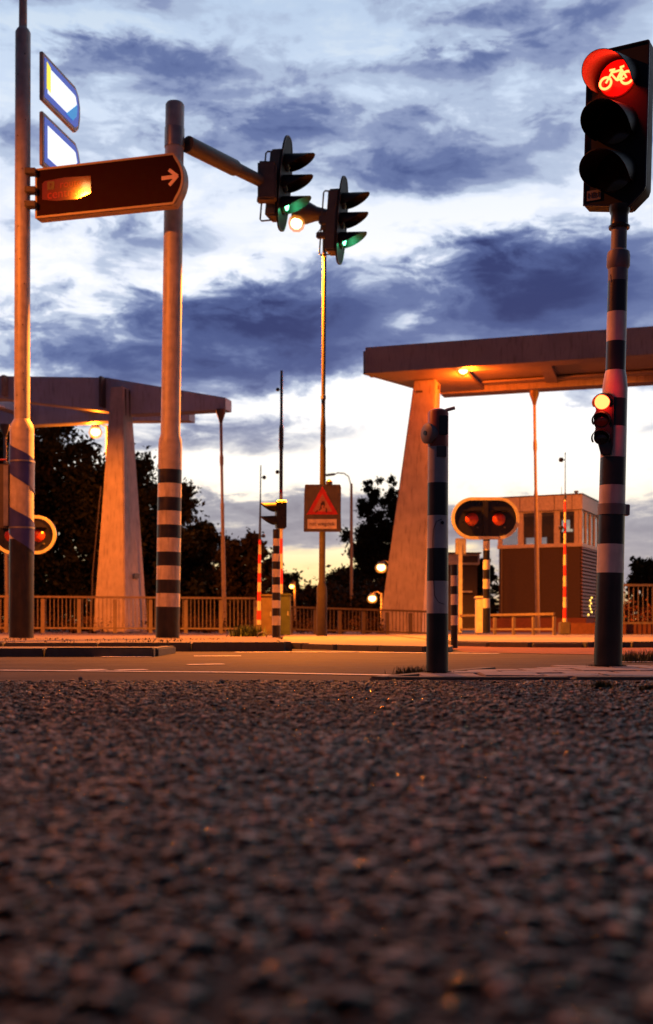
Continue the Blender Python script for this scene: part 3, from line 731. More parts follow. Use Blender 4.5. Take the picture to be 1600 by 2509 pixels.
# push button post
DP = 5.9
base = Vector((XD(1071, DP), DP, .006)); zb = base.z; k = DP / FPX
pp = thing('push_button_post', 'short black and white banded push button post on the kerb corner', 'post', base, lean=R(.25))
rp_ = 26.5 * k
MB().lathe([(rp_ * 1.02, 0), (rp_, zz(1503, DP))], 36).build('black_foot', BLACK, pp)
yb = [1503, 1424, 1344, 1264, 1184]
for i in range(4):
    MB().lathe([(rp_ * (1 - .012 * i), zz(yb[i], DP)), (rp_ * (1 - .012 * (i + 1)), zz(yb[i + 1], DP))], 36).build('white_band' if i % 2 == 0 else 'black_band', WHITE if i % 2 == 0 else BLACK, pp)
MB().lathe([(rp_ * .952, zz(1184, DP)), (rp_ * .945, zz(1096, DP))], 36).build('grey_band', CREAM, pp)
MB().lathe([(rp_ * .95, zz(1096, DP)), (rp_ * .95, zz(1012, DP)), (rp_ * .8, zz(1006, DP)), (rp_ * .4, zz(1002, DP))], 36).build('red_glow_cap', mat('red_glow_cap_paint', (.34, .07, .035), .45, grime=.4), pp)  # red glow of the signal is painted into the cap colour
MB().tube([(.02, 0, zz(1010, DP)), (.048, 0, zz(1004, DP)), (.085, -.01, zz(1000, DP))], .009).build('flare_stub', CREAM, pp)  # added stub in the shape of a lamp flare, no real part of the post
bt = MB().lathe([(.043, 0), (.045, .025), (.052, .03), (.052, .05), (.04, .058)], 28, (-.86, -.5, 0), (-.02, -.012, zz(1065, DP)))
bt.build('push_button', GREYP, pp)
bh = Vector((-.86, -.5, 0)).normalized() * .054 + Vector((-.02, -.012, zz(1064, DP)))
MB().lathe([(.012, 0), (.012, .008)], 16, (-.86, -.5, 0), bh).build('button_hole', BLACK, pp)
MB().box((.012, -rp_ * .95 + .004, zz(1110, DP)), (.05, .012, .055)).build('sticker', DMETAL, pp)
MB().box((.022, -rp_ * .96, zz(1046, DP)), (.045, .014, .10)).build('button_box', DARKP, pp, bevel=.004)
MB().lathe([(.009, 0), (.009, .006)], 12, (.35, -1, 0), (.017, -rp_ * .93, zz(1283, DP))).build('bolt', BLACK, pp)
wire = [(-.02, -rp_ * .93, zz(1460, DP)), (-.028, -rp_ * .90, zz(1400, DP)), (-.03, -rp_ * .89, zz(1330, DP)), (-.028, -rp_ * .9, zz(1300, DP)), (-.012, -rp_ * .98, zz(1280, DP)), (.017, -rp_ * .96, zz(1274, DP))]
MB().tube(wire, .0018, 6).build('wire', BLACK, pp)
MB().tube([(-.02, -rp_ * .95, zz(1460, DP)), (0, -rp_ * 1.0, zz(1476, DP)), (.03, -rp_ * .93, zz(1481, DP))], .0018, 6).build('wire', BLACK, pp)

# thin banded bollard behind
db = 12.6
base = Vector((XD(1113, db), db, .004)); zb = base.z; k = db / FPX
bo = thing('bollard', 'slim black and white bollard on the far kerb beside the push button post', 'bollard', base)
yl = [1588, 1532, 1508, 1482, 1456, 1436, 1410, 1384]
for i in range(7):
    m, nm = (BLACK, 'black_band') if i % 2 == 0 else (BAND_W, 'white_band')
    MB().lathe([(8.5 * k, zz(yl[i], db)), (8.5 * k, zz(yl[i + 1], db))], 20).build(nm, m, bo)

# ------------------------------------------------------------------ tall lamp pole with the warning sign
DL = 21.0
base = P(788, 1558, DL); zb = base.z; k = DL / FPX
lp = thing('street_lamp', 'tall lamp pole behind the second green signal, lamp head lit orange', 'street lamp', base, lean=R(.42))
MB().lathe([(13.5 * k, 0), (12.5 * k, zz(1440, DL)), (8.0 * k, zz(1425, DL)), (7.2 * k, zz(1100, DL)), (6.2 * k, zz(1090, DL)), (6.6 * k, zz(1085, DL)), (6.4 * k, zz(1040, DL)), (5.0 * k, zz(1020, DL)), (4.8 * k, zz(545, DL))], 24).build('pole', mat('dark_lamp_pole_paint', (.055, .045, .04), .6, grime=.3, spec=.2), lp)
MB().lathe([(6.6 * k, zz(978, DL)), (6.6 * k, zz(970, DL))], 20).build('collar', STEEL, lp)
hz = zz(525, DL)
MB().lathe([(.05, 0), (.10, .05), (.13, .25), (.20, .42), (.23, .60), (.18, .70)], 24, (-1, 0, .10), (.10, 0, hz - .02)).build('lamp_head', DMETAL, lp)
MB().lathe([(.03, 0), (.085, .04), (.105, .10), (.085, .16), (.03, .20)], 20, (-1, 0, -.30), (-.42, -.06, hz - .16)).build('bulb', SODIUM_C, lp)
MB().lathe([(.06, 0), (.135, .05), (.165, .14), (.135, .24), (.06, .29)], 20, (-1, 0, -.30), (-.375, -.06, hz - .147)).build('halo_shell', HALO, lp)  # added glowing shell, the halo round the bulb
MB().box((.04, 0, hz - .17), (.18, .14, .26)).build('head_clamp', DMETAL, lp, bevel=.02)
MB().tube([(-.08, 0, hz - .28), (-.14, 0, hz - .36), (-.08, 0, hz - .40), (.0, 0, hz - .36)], .012).build('cable_loop', STEEL, lp)
lamp_light('lamp_light', lp, (-.50, -.06, hz - .62), 22000, .12, (1, .235, .008), spot=139)

ws = thing('warning_sign', 'dark board with red slippery road triangle on the lamp pole', 'sign', P(790, 1245, DL - .2))
u = (DL - .2) / FPX
hw, hh = 46 * u, 58 * u
MB().prism([(-hw, -hh), (hw, -hh), (hw * .98, -hh * .2), (hw, hh * .85), (hw * .95, hh), (-hw * .93, hh), (-hw * .97, hh * .6)], -.01, .03).build('board', DMETAL, ws, bevel=.008)
MB().lathe([(.06, 0), (.06, .05), (.02, .09)], 16, (0, 0, 1), (hw * .36, .01, hh)).build('flasher_cap', DMETAL, ws)
def tri(s, z0): return [(-s * 38.5 * u, z0 - s * 23 * u), (s * 38.5 * u, z0 - s * 23 * u), (0, z0 + s * 46 * u)]
MB().prism(tri(1.0, 7 * u), -.02, -.0105).build('red_triangle', RED, ws, bevel=.003)
MB().prism(tri(.62, 6 * u), -.026, -.0205).build('white_triangle', mat('faded_sign_white', (.40, .16, .10), .4), ws)
car = MB()
for (cx_, cz_, sw, sh) in ((1, 10, 11, 5), (2, 14.5, 7, 4), (-3, 6.2, 3, 3), (5, 6.2, 3, 3)):
    car.box((cx_ * u, -.0295, cz_ * u), (sw * u, .005, sh * u))
for s_ in (-1, 1):
    for i in range(5):
        t = i / 4.0; car.box(((s_ * (4 + 9 * t) + 3 * math.sin(t * 5)) * u, -.029, (2 - 12 * t) * u), (3.2 * u, .004, 3.4 * u))
car.build('skidding_car_symbol', INK, ws, smooth=False)
MB().box((-1 * u, -.016, -39 * u), (72 * u, .012, 24 * u)).build('text_plate', PLATE_W, ws, bevel=.003)
words('nat wegdek', 13.5 * u, INK, ws, Matrix.Translation((-1 * u, -.0245, -39 * u)) @ FACE)

# two-lamp signal on a banded pole
dS = 19.2
base = P(677, 1561, dS); zb = base.z; k = dS / FPX
tp = thing('banded_post', 'black and white post carrying the two hood signal between barriers', 'post', base)
ye = [1561, 1532, 1509, 1490, 1471, 1452, 1433, 1414, 1395, 1376, 1357, 1338, 1320, 1297]
for i in range(13):
    m, nm = (BLACK, 'black_band') if i % 2 == 0 else (BAND_W, 'white_band')
    MB().lathe([(10.2 * k if i < 10 else 8.5 * k, zz(ye[i], dS)), (10.2 * k if i < 10 else 8.5 * k, zz(ye[i + 1], dS))], 20).build(nm, m, tp)
ts = thing('barrier_signal', 'dark two hood traffic signal facing left on the banded post', 'traffic light', P(676, 1262, dS), R(-78)); ts.scale = (.88, .88, .88)
MB().prism([(-.12, -.26), (.12, -.26), (.14, .25), (.10, .28), (-.10, .28), (-.14, .25)], .0, .19).build('housing', DARKP, ts, bevel=.02)
for z in (.13, -.12):
    visor_mesh(.11, .30, .03, (0, z), p=.75).build('visor', VISOR, ts)
    MB().lathe([(.09, 0), (.085, .01), (.03, .02)], 20, (0, -1, 0), (0, -.001, z)).build('lens', LENS_OFF, ts)

# ------------------------------------------------------------------ raised barrier booms
def boom(pb, yb_, pt, yt, y_dark, bands, d, rb_, rt, label, lamps, dark_top):
    base = P(pb, yb_, d); base.z = max(base.z, .0); zb_ = base.z; k = d / FPX
    L = lambda py: ZD(py, d) - zb_
    t = thing('barrier_boom', label, 'barrier', base, lean=math.atan2((pt - pb), (yb_ - yt)), group='raised bridge barriers')
    MB().box((0, .05, .14), (.22, .3, .28)).build('pedestal', DMETAL, t, bevel=.02)
    y = yb_ - 14; i = 0; y0b = y
    while y > y_dark:
        y2 = max(y - bands, y_dark); f0 = (y0b - y) / (y0b - yt); f1 = (y0b - y2) / (y0b - yt)
        ra, rb2 = rb_ + (rt - rb_) * f0, rb_ + (rt - rb_) * f1
        MB().lathe([(ra * k, L(y)), (rb2 * k, L(y2))], 14).build('white_band' if i % 2 == 0 else 'red_band', CREAM if i % 2 == 0 else RED, t)
        y = y2; i += 1
    f = (y0b - y_dark) / (y0b - yt); ra = rb_ + (rt - rb_) * f
    pr = [(ra * k, L(y_dark))]
    for yy, m in dark_top: pr.append((ra * m * k, L(yy)))
    pr.append((rt * k, L(yt)))
    MB().lathe(pr, 14).build('boom_tip', BLACK, t)
    for yy, s in lamps:
        MB().lathe([(.012, 0), (.012, .06), (.05, .07), (.05, .13), (.02, .15)], 12, (s, -.3, 0), (0, 0, L(yy))).build('boom_lamp', DARKP, t)
    return t
boom(634, 1556, 639, 1140, 1322, 23, 30.5, 5.8, 1.4, 'slim raised red and white barrier left of the two hood signal', ((1170, 1), (1313, 1)), ((1300, .9), (1200, .45)))
boom(687, 1556, 690, 908, 1200, 37, 30, 6.2, 3.0, 'tallest raised barrier with dark tip behind the two hood signal', ((955, -1), (1157, -1)), ((1105, 1.0), (1096, 1.3), (1050, 1.3), (1038, .8), (930, .8)))
boom(1384, 1555, 1385, 1109, 1225, 26, 25, 5.6, 1.3, 'raised red and white barrier in front of the bridge cabin', ((1127, -1), (1293, -1)), ((1216, 1.2), (1205, .5), (1120, .35)))

# ------------------------------------------------------------------ oval double lamp signals
def oval_signal(px, py, d, w, h, yb_, label, pole_px, lean_scale=1.0):
    base = Vector((XD(pole_px, d), d, ZD(yb_, d))); k = d / FPX
    t = thing('oval_signal', label, 'warning light', base, group='oval double lamp bridge signals')
    zc0 = ZD(py, d) - base.z; xo = (px - pole_px) * k
    W_, H_ = w * k, h * k
    o1 = stadium(W_, H_, 12, (xo, zc0)); o2 = stadium(W_ - 15 * k, H_ - 15 * k, 12, (xo, zc0))
    MB().prism(o1, -.07, -.03).build('board', DARKP, t)
    MB().ring(o1, o2, -.095, -.0705).build('rim', HOUSEW, t)
    for s in (-1, 1):
        c = (xo + s * 33 * k, -.0705, zc0 - 2 * k)
        MB().lathe([(16 * k, 0), (15 * k, .05), (10 * k, .09), (4 * k, .105)], 24, (0, -1, 0), c).build('lamp', LENS_RED, t)
        MB().box((c[0], -.17, c[2] + 19 * k), (44 * k, .2, .018)).build('lamp_hood', DARKP, t, bevel=.006)
        MB().box((c[0] + 14 * k, -.09, c[2] - 20 * k), (4 * k, .04, 4 * k)).build('latch', DMETAL, t)
    MB().box((xo, -.10, zc0), (12 * k, .05, H_ - 18 * k)).build('centre_bar', DARKP, t)
    n = 9; step = (yb_ - (py + 45)) / 10.0; y = float(yb_)
    MB().lathe([(9.5 * k, 0), (9.5 * k, 2.6 * step * k)], 18).build('black_foot', BLACK, t)
    z = 2.6 * step * k; i = 0
    while z < zc0 - H_ * .35:
        MB().lathe([(8.5 * k, z), (8.5 * k, z + step * k)], 18).build('white_band' if i % 2 == 0 else 'black_band', BAND_W if i % 2 == 0 else BLACK, t)
        z += step * k; i += 1
    return t
oval_signal(1188, 1271, 22.0, 166, 103, 1551, 'oval two lamp signal in front of the bridge cabin', 1192)
oval_signal(63, 1311, 23.5, 154, 95, 1551, 'oval two lamp signal partly hidden by the spiral pole', 62)

# ------------------------------------------------------------------ bridge frames
U = Vector((.956, -.293, 0)); NRM = Vector((-.293, -.956, 0)); YAW = math.atan2(U.y, U.x)
def column(name, label, px, y_base, y_top, d, wf_b, wf_t, ws_b, ws_t, shift, group):
    """tapered column: wf/ws widths of the camera side and of the right side at base and top (metres)"""
    zb_ = ZD(y_base, d); H = ZD(y_top, d) - zb_
    t = thing(name, label, 'bridge column', (XD(px, d), d, zb_), YAW, group)
    b = MB()
    vs = []
    for z, wf, ws, sx_ in ((0, wf_b, ws_b, 0), (H, wf_t, ws_t, shift)):
        vs += [(sx_ - wf / 2, -ws / 2, z), (sx_ + wf / 2, -ws / 2, z), (sx_ + wf / 2, ws / 2, z), (sx_ - wf / 2, ws / 2, z)]
    b.add(vs, [(3, 2, 1, 0), (4, 5, 6, 7), (0, 1, 5, 4), (1, 2, 6, 5), (2, 3, 7, 6), (3, 0, 4, 7)])
    b.build('shaft', CONC, t, bevel=.03)
    return t, H
G1 = 'bridge frame with weathered concrete columns'
cl, H = column('bridge_column', 'tapered pale column under the left bridge girder, orange on one side', 296, 1549, 951, 39.6, 1.22, .46, 1.75, .62, 0, None)
MB().box((.40, -.30, 1.75), (.06, .04, .12)).build('plate', DMETAL, cl) if False else None
MB().box((.585, .05, 1.95), (.02, .42, .17)).build('inspection_hatch', DMETAL, cl)
for s_ in (-1, 1): MB().box((.26, s_ * .15, H - .75), (.03, .05, 1.35)).build('drain_slot', BLACK, cl)
MB().tube([(-.66, -.9, .0), (-.62, -.86, 2.0), (-.44, -.6, 5.0)], .02).build('cable_pipe', DMETAL, cl)
cr_, H2 = column('bridge_column', 'leaning orange lit column under the right bridge girder', 993, 1560, 940, 39.6, 1.52, .76, 1.7, .85, .78, None)
MB().box((.60, -.44, H2 - .4), (.22, .04, .07)).build('plate', DMETAL, cr_)
MB().lathe([(.07, 0), (.07, .1)], 10, (1, 0, 0), (1.1, 0, H2 - .2)).build('hinge_pin', DMETAL, cr_)

def girder(root, name, p, q, prof_p, prof_q, th, m, mids=()):
    """box girder from p to q; prof = (z bottom, z top)"""
    secs = [(0.0,) + prof_p] + list(mids) + [(1.0,) + prof_q]
    p = Vector(p); q = Vector(q); n = Vector((-(q - p).y, (q - p).x, 0)).normalized() * th
    vs = []; fs = []
    for t, zb2, zt2 in secs:
        c = p + (q - p) * t
        for e in (Vector((0, 0, 0)), n):
            vs += [(c.x + e.x, c.y + e.y, zb2), (c.x + e.x, c.y + e.y, zt2)]
    for i in range(len(secs) - 1):
        a = i * 4; c = a + 4
        fs += [(a, c, c + 1, a + 1), (a + 2, a + 3, c + 3, c + 2), (a + 1, c + 1, c + 3, a + 3), (a, a + 2, c + 2, c)]
    e = (len(secs) - 1) * 4
    fs += [(0, 1, 3, 2), (e, e + 2, e + 3, e + 1)]
    b = MB(); b.add(vs, fs); return b.build(name, m, root, bevel=.012)

lb = thing('bridge_girder_frame', 'grey tapered balance girder on top of the left column', 'bridge girder')
p0 = Vector((-17.0, 42.6, 0)); p1 = Vector((-3.43, 38.8, 0))
def lt(px):      # parameter where the bearing of px meets the girder line
    k = (px - CX) / FPX; d = p1 - p0
    return (k * p0.y - p0.x) / (d.x - k * d.y)
def lz_(px, py):
    c = p0 + (p1 - p0) * lt(px); return ZD(py, c.y)
tm = lt(262); tl = lt(0)
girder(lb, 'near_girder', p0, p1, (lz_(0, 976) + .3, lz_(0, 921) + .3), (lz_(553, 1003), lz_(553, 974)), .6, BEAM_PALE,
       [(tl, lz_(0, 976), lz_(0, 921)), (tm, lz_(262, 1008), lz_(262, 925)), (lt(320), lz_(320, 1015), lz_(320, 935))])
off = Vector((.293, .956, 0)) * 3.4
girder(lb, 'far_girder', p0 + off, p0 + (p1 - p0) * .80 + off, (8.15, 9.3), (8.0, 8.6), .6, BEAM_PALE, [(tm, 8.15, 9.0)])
for t in (.1, .32, .52):
    a = p0 + (p1 - p0) * t; e = a + off
    MB().bar((a.x, a.y, 8.72), (e.x, e.y, 8.72), .45, .55).build('cross_beam', BEAM_PALE, lb)
c = p0 + (p1 - p0) * tm
MB().bar((c.x - .10, c.y - .03, lz_(262, 1000)), (c.x - .10, c.y - .03, lz_(262, 926)), .55, .10, U).build('bearing_housing', DMETAL, lb)
c = p0 + (p1 - p0) * lt(16)
MB().bar((c.x, c.y - .03, lz_(16, 972)), (c.x, c.y - .03, lz_(16, 922)), .12, .44, NRM).build('end_frame', SIGNF, lb)

rbm = thing('bridge_girder_frame', 'large brown balance girder with floodlight on top of the right column', 'bridge girder')
q0 = Vector((1.29, 38.0, 0)); q1 = q0 + U * 17.0
f0 = Vector((4.1, 41.2, 0)); f1 = f0 + U * 16.0
zB, zT = ZD(915, 38.0), ZD(851, 38.0)
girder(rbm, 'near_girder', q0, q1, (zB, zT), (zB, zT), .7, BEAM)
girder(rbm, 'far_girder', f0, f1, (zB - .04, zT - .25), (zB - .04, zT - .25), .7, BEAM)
# closed soffit of the counterweight at the tail and lower flange
sf = MB(); g = q0 + U * 3.2; h_ = f0 + U * 1.6
sf.slab([(q0.x + .02, q0.y + .04), (g.x, g.y + .1), (h_.x, h_.y), (f0.x + .02, f0.y + .1)], zB + .02, zB + .12); sf.build('soffit_plate', BEAM, rbm, smooth=False)
ra, rb_2, rc, rd = q0 + U * 3.0 + Vector((0, .72, 0)), q1 + Vector((0, .72, 0)), f1, f0 + U * 1.5
MB().slab([(v.x, v.y) for v in (ra, rb_2, rc, rd)], zB + .30, zB + .36).build('soffit_plate', BEAM, rbm, smooth=False)
fl = f0 + U * 1.6 - Vector((.293, .956, 0)) * .25; fe = f1 - Vector((.293, .956, 0)) * .25
MB().bar((fl.x, fl.y, zB + .20), (fe.x, fe.y, zB + .20), .5, .06).build('flange', BEAM, rbm)
MB().bar((q0.x + .1, q0.y + .3, zT - .42), (f0.x - .1, f0.y + .3, zT - .42), .4, .78).build('tail_beam', BEAM, rbm)
for s_ in (6.0, 10.0, 14.0):
    a = q0 + U * s_; e = f0 + U * (s_ - 2.0)
    MB().bar((a.x, a.y + .7, zT - .5), (e.x, e.y + .05, zT - .5), .4, .5).build('cross_beam', BEAM, rbm)
fd = thing('floodlight', 'small lit orange floodlight under the right bridge girder', 'floodlight', P(1135, 905, 37.55))
MB().lathe([(.14, 0), (.14, .1), (.06, .16)], 16, (0, 1, .3), (0, 0, .0)).build('lamp_body', DMETAL, fd)
MB().lathe([(.15, 0), (.13, .06), (.05, .09)], 16, (0, -1, -.3), (0, -.002, .0)).build('bulb', SODIUM_C, fd)
MB().lathe([(.24, 0), (.22, .10), (.10, .16)], 18, (0, -1, -.3), (0, .0, .0)).build('halo_shell', HALO, fd)  # halo of the floodlight, added as a glowing shell
lamp_light('lamp_light', fd, (.3, .5, -.40), 720, .1, (1, .11, .004))
lamp_light('lamp_light', fd, (0, -.35, -.05), 40, .1)

def rod(px_t, y_t, px_b, y_b, d, label):
    top = P(px_t, y_t, d); bot = P(px_b, y_b, d); L = (top - bot).length; k = d / FPX
    t = thing('hanger_rod', label, 'rod', bot, group='hanger rods of the bridges')
    ax = top - bot
    pr = [(5.5 * k, 0), (5.2 * k, L * .38), (4.5 * k, L * .44), (4.2 * k, L * .55), (4.8 * k, L * .56), (4.8 * k, L * .575), (3.6 * k, L * .59), (3.6 * k, L * .745), (4.9 * k, L * .76), (4.9 * k, L * .785), (3.6 * k, L * .80), (3.8 * k, L * .94)]
    MB().lathe(pr, 14, ax).build('rod', GREYP, t)
    MB().lathe([(4.0 * k, L * .94), (6 * k, L * .955), (12 * k, L * .985), (12 * k, L)], 14, ax).build('clevis', DMETAL, t)
rod(541, 1003, 550, 1552, 38.9, 'thin rod hanging from the tip of the left bridge girder')
rod(12, 1040, 18, 1548, 41.5, 'thin rod beside the spiral pole at the left picture edge')
rod(1309, 957, 1318, 1552, 38.8, 'thin orange lit rod hanging from the right bridge girder')

# ------------------------------------------------------------------ railings
def railing(label, p, q, h, posts, gap, m, pw=.11, bars=True, tw=.07):
    p = Vector(p); q = Vector(q); L = (q - p).length; d = (q - p); dn = d.normalized()
    t = thing('railing', label, 'railing', p)
    d3 = q - p; up = Vector((0, 0, h))
    MB().bar(up, d3 + up, tw, .06).build('top_rail', m, t)
    low = Vector((0, 0, .14))
    MB().bar(low, d3 + low, .04, .05).build('bottom_rail', m, t)
    pb = MB(); pb.box((0, 0, h / 2 - .03), (pw, .08, h - .06)); po = pb.build('post', m, t); ang = math.atan2(d.y, d.x)
    fr = [i / posts for i in range(posts + 1)]
    for i, f in enumerate(fr):
        if i == 0: po.location = d3 * f; po.rotation_euler = (0, 0, ang)
        else: dup(po, d3 * f, t, ang)
    if bars:
        bb = MB(); bb.box((0, 0, (h + .14) / 2), (.022, .012, h - .20)); bo_ = None
        n = min(295, int(L / gap))
        for i in range(n):
            f = (i + .5) / n
            if min(abs(f - g_) for g_ in fr) * L < .08: continue
            if bo_ is None: bo_ = bb.build('baluster', m, t); bo_.location = d3 * f; bo_.rotation_euler = (0, 0, ang)
            else: dup(bo_, d3 * f, t, ang)
    return t
def G(px, py, d): return P(px, py, d)
railing('orange lit railing with upright bars in front of the left column', G(-75, 1550, 33), G(626, 1552, 34.2), 1.05, 8, .115, RAIL)
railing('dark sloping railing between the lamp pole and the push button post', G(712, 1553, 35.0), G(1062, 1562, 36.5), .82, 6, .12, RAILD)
railing('low pale ramp railing below the bridge cabin', G(1125, 1555, 30), G(1358, 1556, 27), .50, 5, .5, RAIL, .05, False, .05)
railing('tall orange lit railing at the right picture edge', G(1512, 1540, 29), G(1800, 1540, 29), 1.10, 3, .115, RAIL)
wl = thing('low_wall', 'low red brick wall under the railing at the right picture edge', 'wall', G(1440, 1555, 29.4))
MB().box((1.8, .2, .13), (5.0, .3, .34)).build('masonry', mat('red_brick_wall', (.16, .06, .04), .85, scale=12, bump=.4), wl, bevel=.02)

# ------------------------------------------------------------------ cabinets, hoop, hut
def cabinet(px0, px1, y0, y1, d, label, m, dp=.5):
    k = d / FPX; w = (px1 - px0) * k; h = (y1 - y0) * k
    t = thing('utility_cabinet', label, 'cabinet', P((px0 + px1) / 2, y1, d), group='utility cabinets')
    MB().box((0, 0, h / 2), (w, dp, h)).build('body', m, t, bevel=.012)
    MB().box((0, 0, h + .02), (w + .05, dp + .05, .05)).build('lid', m, t, bevel=.012)
    MB().box((w * .28, -dp / 2 - .012, h * .55), (.03, .02, .1)).build('handle', STEEL, t)
    MB().box((0, -dp / 2 - .004, h * .52), (w * .86, .006, h * .86)).build('door', m, t)
    return t
cabinet(641, 671, 1462, 1556, 25.5, 'brown utility cabinet left of the banded signal post', mat('brown_cabinet', (.08, .055, .04), .5))
cabinet(687, 712, 1460, 1556, 26.5, 'dark green utility cabinet right of the banded signal post', mat('green_cabinet', (.025, .035, .022), .5))
cabinet(1166, 1187, 1466, 1551, 26.0, 'small pale cabinet beside the oval signal post', HOUSEW, .3)
hp_ = thing('hoop_barrier', 'small dark hoop standing on the island below the barriers', 'hoop', P(642, 1566, 19.5))
MB().tube([(-.08, 0, 0), (-.08, 0, .06), (-.05, 0, .10), (0, 0, .115), (.05, 0, .10), (.08, 0, .06), (.08, 0, 0)], .012).build('hoop_tube', DMETAL, hp_)

ht = thing('machine_hut', 'dark hut with orange lit fascia behind the slim bollard', 'hut', P(1135, 1545, 33))
k = 33 / FPX
MB().box((0, .6, 80 * k), (70 * k, 1.2, 160 * k)).build('wall', BRICK, ht, bevel=.02)
MB().box((0, .55, 174 * k), (78 * k, 1.4, 27 * k)).build('fascia', HOUSEW, ht, bevel=.02)
MB().box((14 * k, -.165, 174 * k), (40 * k, .03, 16 * k)).build('sign_panel', BRICK, ht)
MB().box((0, .5, 189 * k), (84 * k, 1.5, 3 * k)).build('roof', DMETAL, ht)
MB().box((8 * k, -.06, 95 * k), (26 * k, .12, 4 * k)).build('ledge', HOUSEW, ht)
yp = thing('sign_post', 'yellow lit post with a box top behind the push button post', 'post', P(1128, 1550, 30))
k = 30 / FPX
MB().box((0, 0, 110 * k), (9 * k, .1, 220 * k)).build('post', HOUSEW, yp, bevel=.01)
MB().box((2 * k, .12, 212 * k), (26 * k, .14, 40 * k)).build('box', HOUSEW, yp, bevel=.02)

# ------------------------------------------------------------------ bridge keeper cabin
dC = 50.0; k = dC / FPX
cab = thing('bridge_cabin', 'bridge keeper cabin with glazed upper storey over dark brick base', 'building', P(1424, 1552, dC), R(-25))
w, dep = 3.72, 4.2                      # local x from -w to 0 along the front, y back
b0, b1, b2, b3, b4 = (ZD(v, dC) - ZD(1552, dC) for v in (1514, 1339, 1330, 1248, 1212))
MB().box((-w / 2, dep / 2 - .1, b0 / 2), (w + .6, dep + .6, b0)).build('plinth', mat('plinth_brick', (.16, .06, .04), .85, scale=10), cab, bevel=.02)
MB().box((-w / 2 - .02, dep / 2, (b0 + b1) / 2), (w - .05, dep - .05, b1 - b0)).build('brick_base', BRICK, cab, bevel=.01)
MB().box((-w * .5, -.003, (b0 + b1) / 2), (.05, .06, b1 - b0)).build('joint', DMETAL, cab)
slb = MB(); slb.box((0, 0, 0), (.05, dep - .1, .11)); s0 = None
ns = 20
for i in range(ns):
    z = b0 + .1 + (b1 - b0 - .15) * i / (ns - 1)
    if s0 is None: s0 = slb.build('slat', mat('timber_slat', (.17, .09, .04), .6), cab); s0.location = (.02, dep / 2, z); s0.rotation_euler = (0, R(-25), 0)
    else:
        o = dup(s0, (.02, dep / 2, z), cab); o.rotation_euler = (0, R(-25), 0)
for i in range(7):
    MB().lathe([(.04, 0), (.04, .03)], 10, (1, 0, 0), (.05, random.uniform(1.0, 1.9), b0 + .15 + .13 * i)).build('facade_light', emit('facade_light_bulb', (1, .6, .1), 4.0) if i == 0 else bpy.data.materials['facade_light_bulb'], cab)
MB().box((-w / 2, dep / 2, (b1 + b2) / 2), (w + .12, dep + .12, b2 - b1)).build('sill', HOUSEW, cab, bevel=.01)
MB().box((-w / 2 - .3, dep / 2, (b3 + b4) / 2), (w + .75, dep + .24, b4 - b3)).build('fascia', HOUSEW, cab, bevel=.01)
for i in range(6):
    MB().box((-w - .55 + i * .78, -.128, (b3 + b4) / 2), (.022, .012, b4 - b3 - .01)).build('panel_joint', DMETAL, cab)
MB().tube([(-w + .15, -.06, b1), (-w + .15, -.06, b0)], .035).build('downpipe', DMETAL, cab)
MB().box((-w / 2 - .3, dep / 2, b4 + .03), (w + .80, dep + .28, .05)).build('roof', DMETAL, cab)
MB().box((-w / 2, dep / 2, b3 - .03), (w - .1, dep - .1, .03)).build('ceiling', HOUSEW, cab)
def window(x0, x1, z0, z1, y, side, gm, dz=0.0):
    if side == 'front': bx_ = lambda a0, a1, c0, c1, t0, t1: MB().box(((a0 + a1) / 2, (t0 + t1) / 2, (c0 + c1) / 2), (a1 - a0, abs(t1 - t0), c1 - c0))
    else: bx_ = lambda a0, a1, c0, c1, t0, t1: MB().box((-(t0 + t1) / 2, (a0 + a1) / 2, (c0 + c1) / 2), (abs(t1 - t0), a1 - a0, c1 - c0))
    f = bx_(x0, x1, z0, z1, y + .06, y + .075).build('window', gm, cab)
    fr_ = bx_(x0, x0 + .07, z0, z1, y + .02, y + .058); fr_.add(*[(m_.v, m_.f) for m_ in (bx_(x1 - .07, x1, z0, z1, y + .02, y + .058),)][0]); fr_.add(*[(m_.v, m_.f) for m_ in (bx_(x0 + .07, x1 - .07, z1 - .06, z1, y + .02, y + .058),)][0])
    fr_.build('frame', HOUSEW, f)
xs = [-w, -w * .74, -w * .52, -w * .30, -.22]
for i in range(4):
    window(xs[i] + .10, xs[i + 1] - .02, b2, b3, 0, 'front', GLASS)
for xx in xs + [-.06]:
    MB().box((xx + .03, .07, (b2 + b3) / 2), (.14, .14, b3 - b2 - .002)).build('mullion', HOUSEW, cab)
MB().box((-2.3, dep * .45, (b2 + b3) / 2 + .2), (2.0, .04, b3 - b2 - .5)).build('dark_panel', DMETAL, cab)  # dark panel added inside the room to darken the upper windows
MB().box((-.5, dep * .5, b3 - .35), (.95, .04, .62)).build('dark_panel', DMETAL, cab)  # second added panel, darkens the top of the right window
MB().box((-1.45, dep * .6, b2 + .35), (1.3, .5, .7)).build('control_desk', DMETAL, cab, bevel=.02)
for xx in (-w + .07, -w * .66, -w * .33, -.07):
    MB().box((xx, dep - .07, (b2 + b3) / 2), (.14, .12, b3 - b2 - .002)).build('mullion', HOUSEW, cab)
for i, (u0, wd) in enumerate(((.2, .9), (1.2, .8), (2.1, .8), (3.0, .9))):
    window(u0, u0 + wd, b2, b3, 0, 'side', GLASS)
    MB().box((-.07, u0 + wd + .05, (b2 + b3) / 2), (.14, .1, b3 - b2 - .002)).build('mullion', HOUSEW, cab)
MB().tube([(-1.1, 1, b4), (-1.1, 1, b4 + .5)], .012).build('antenna', DMETAL, cab)
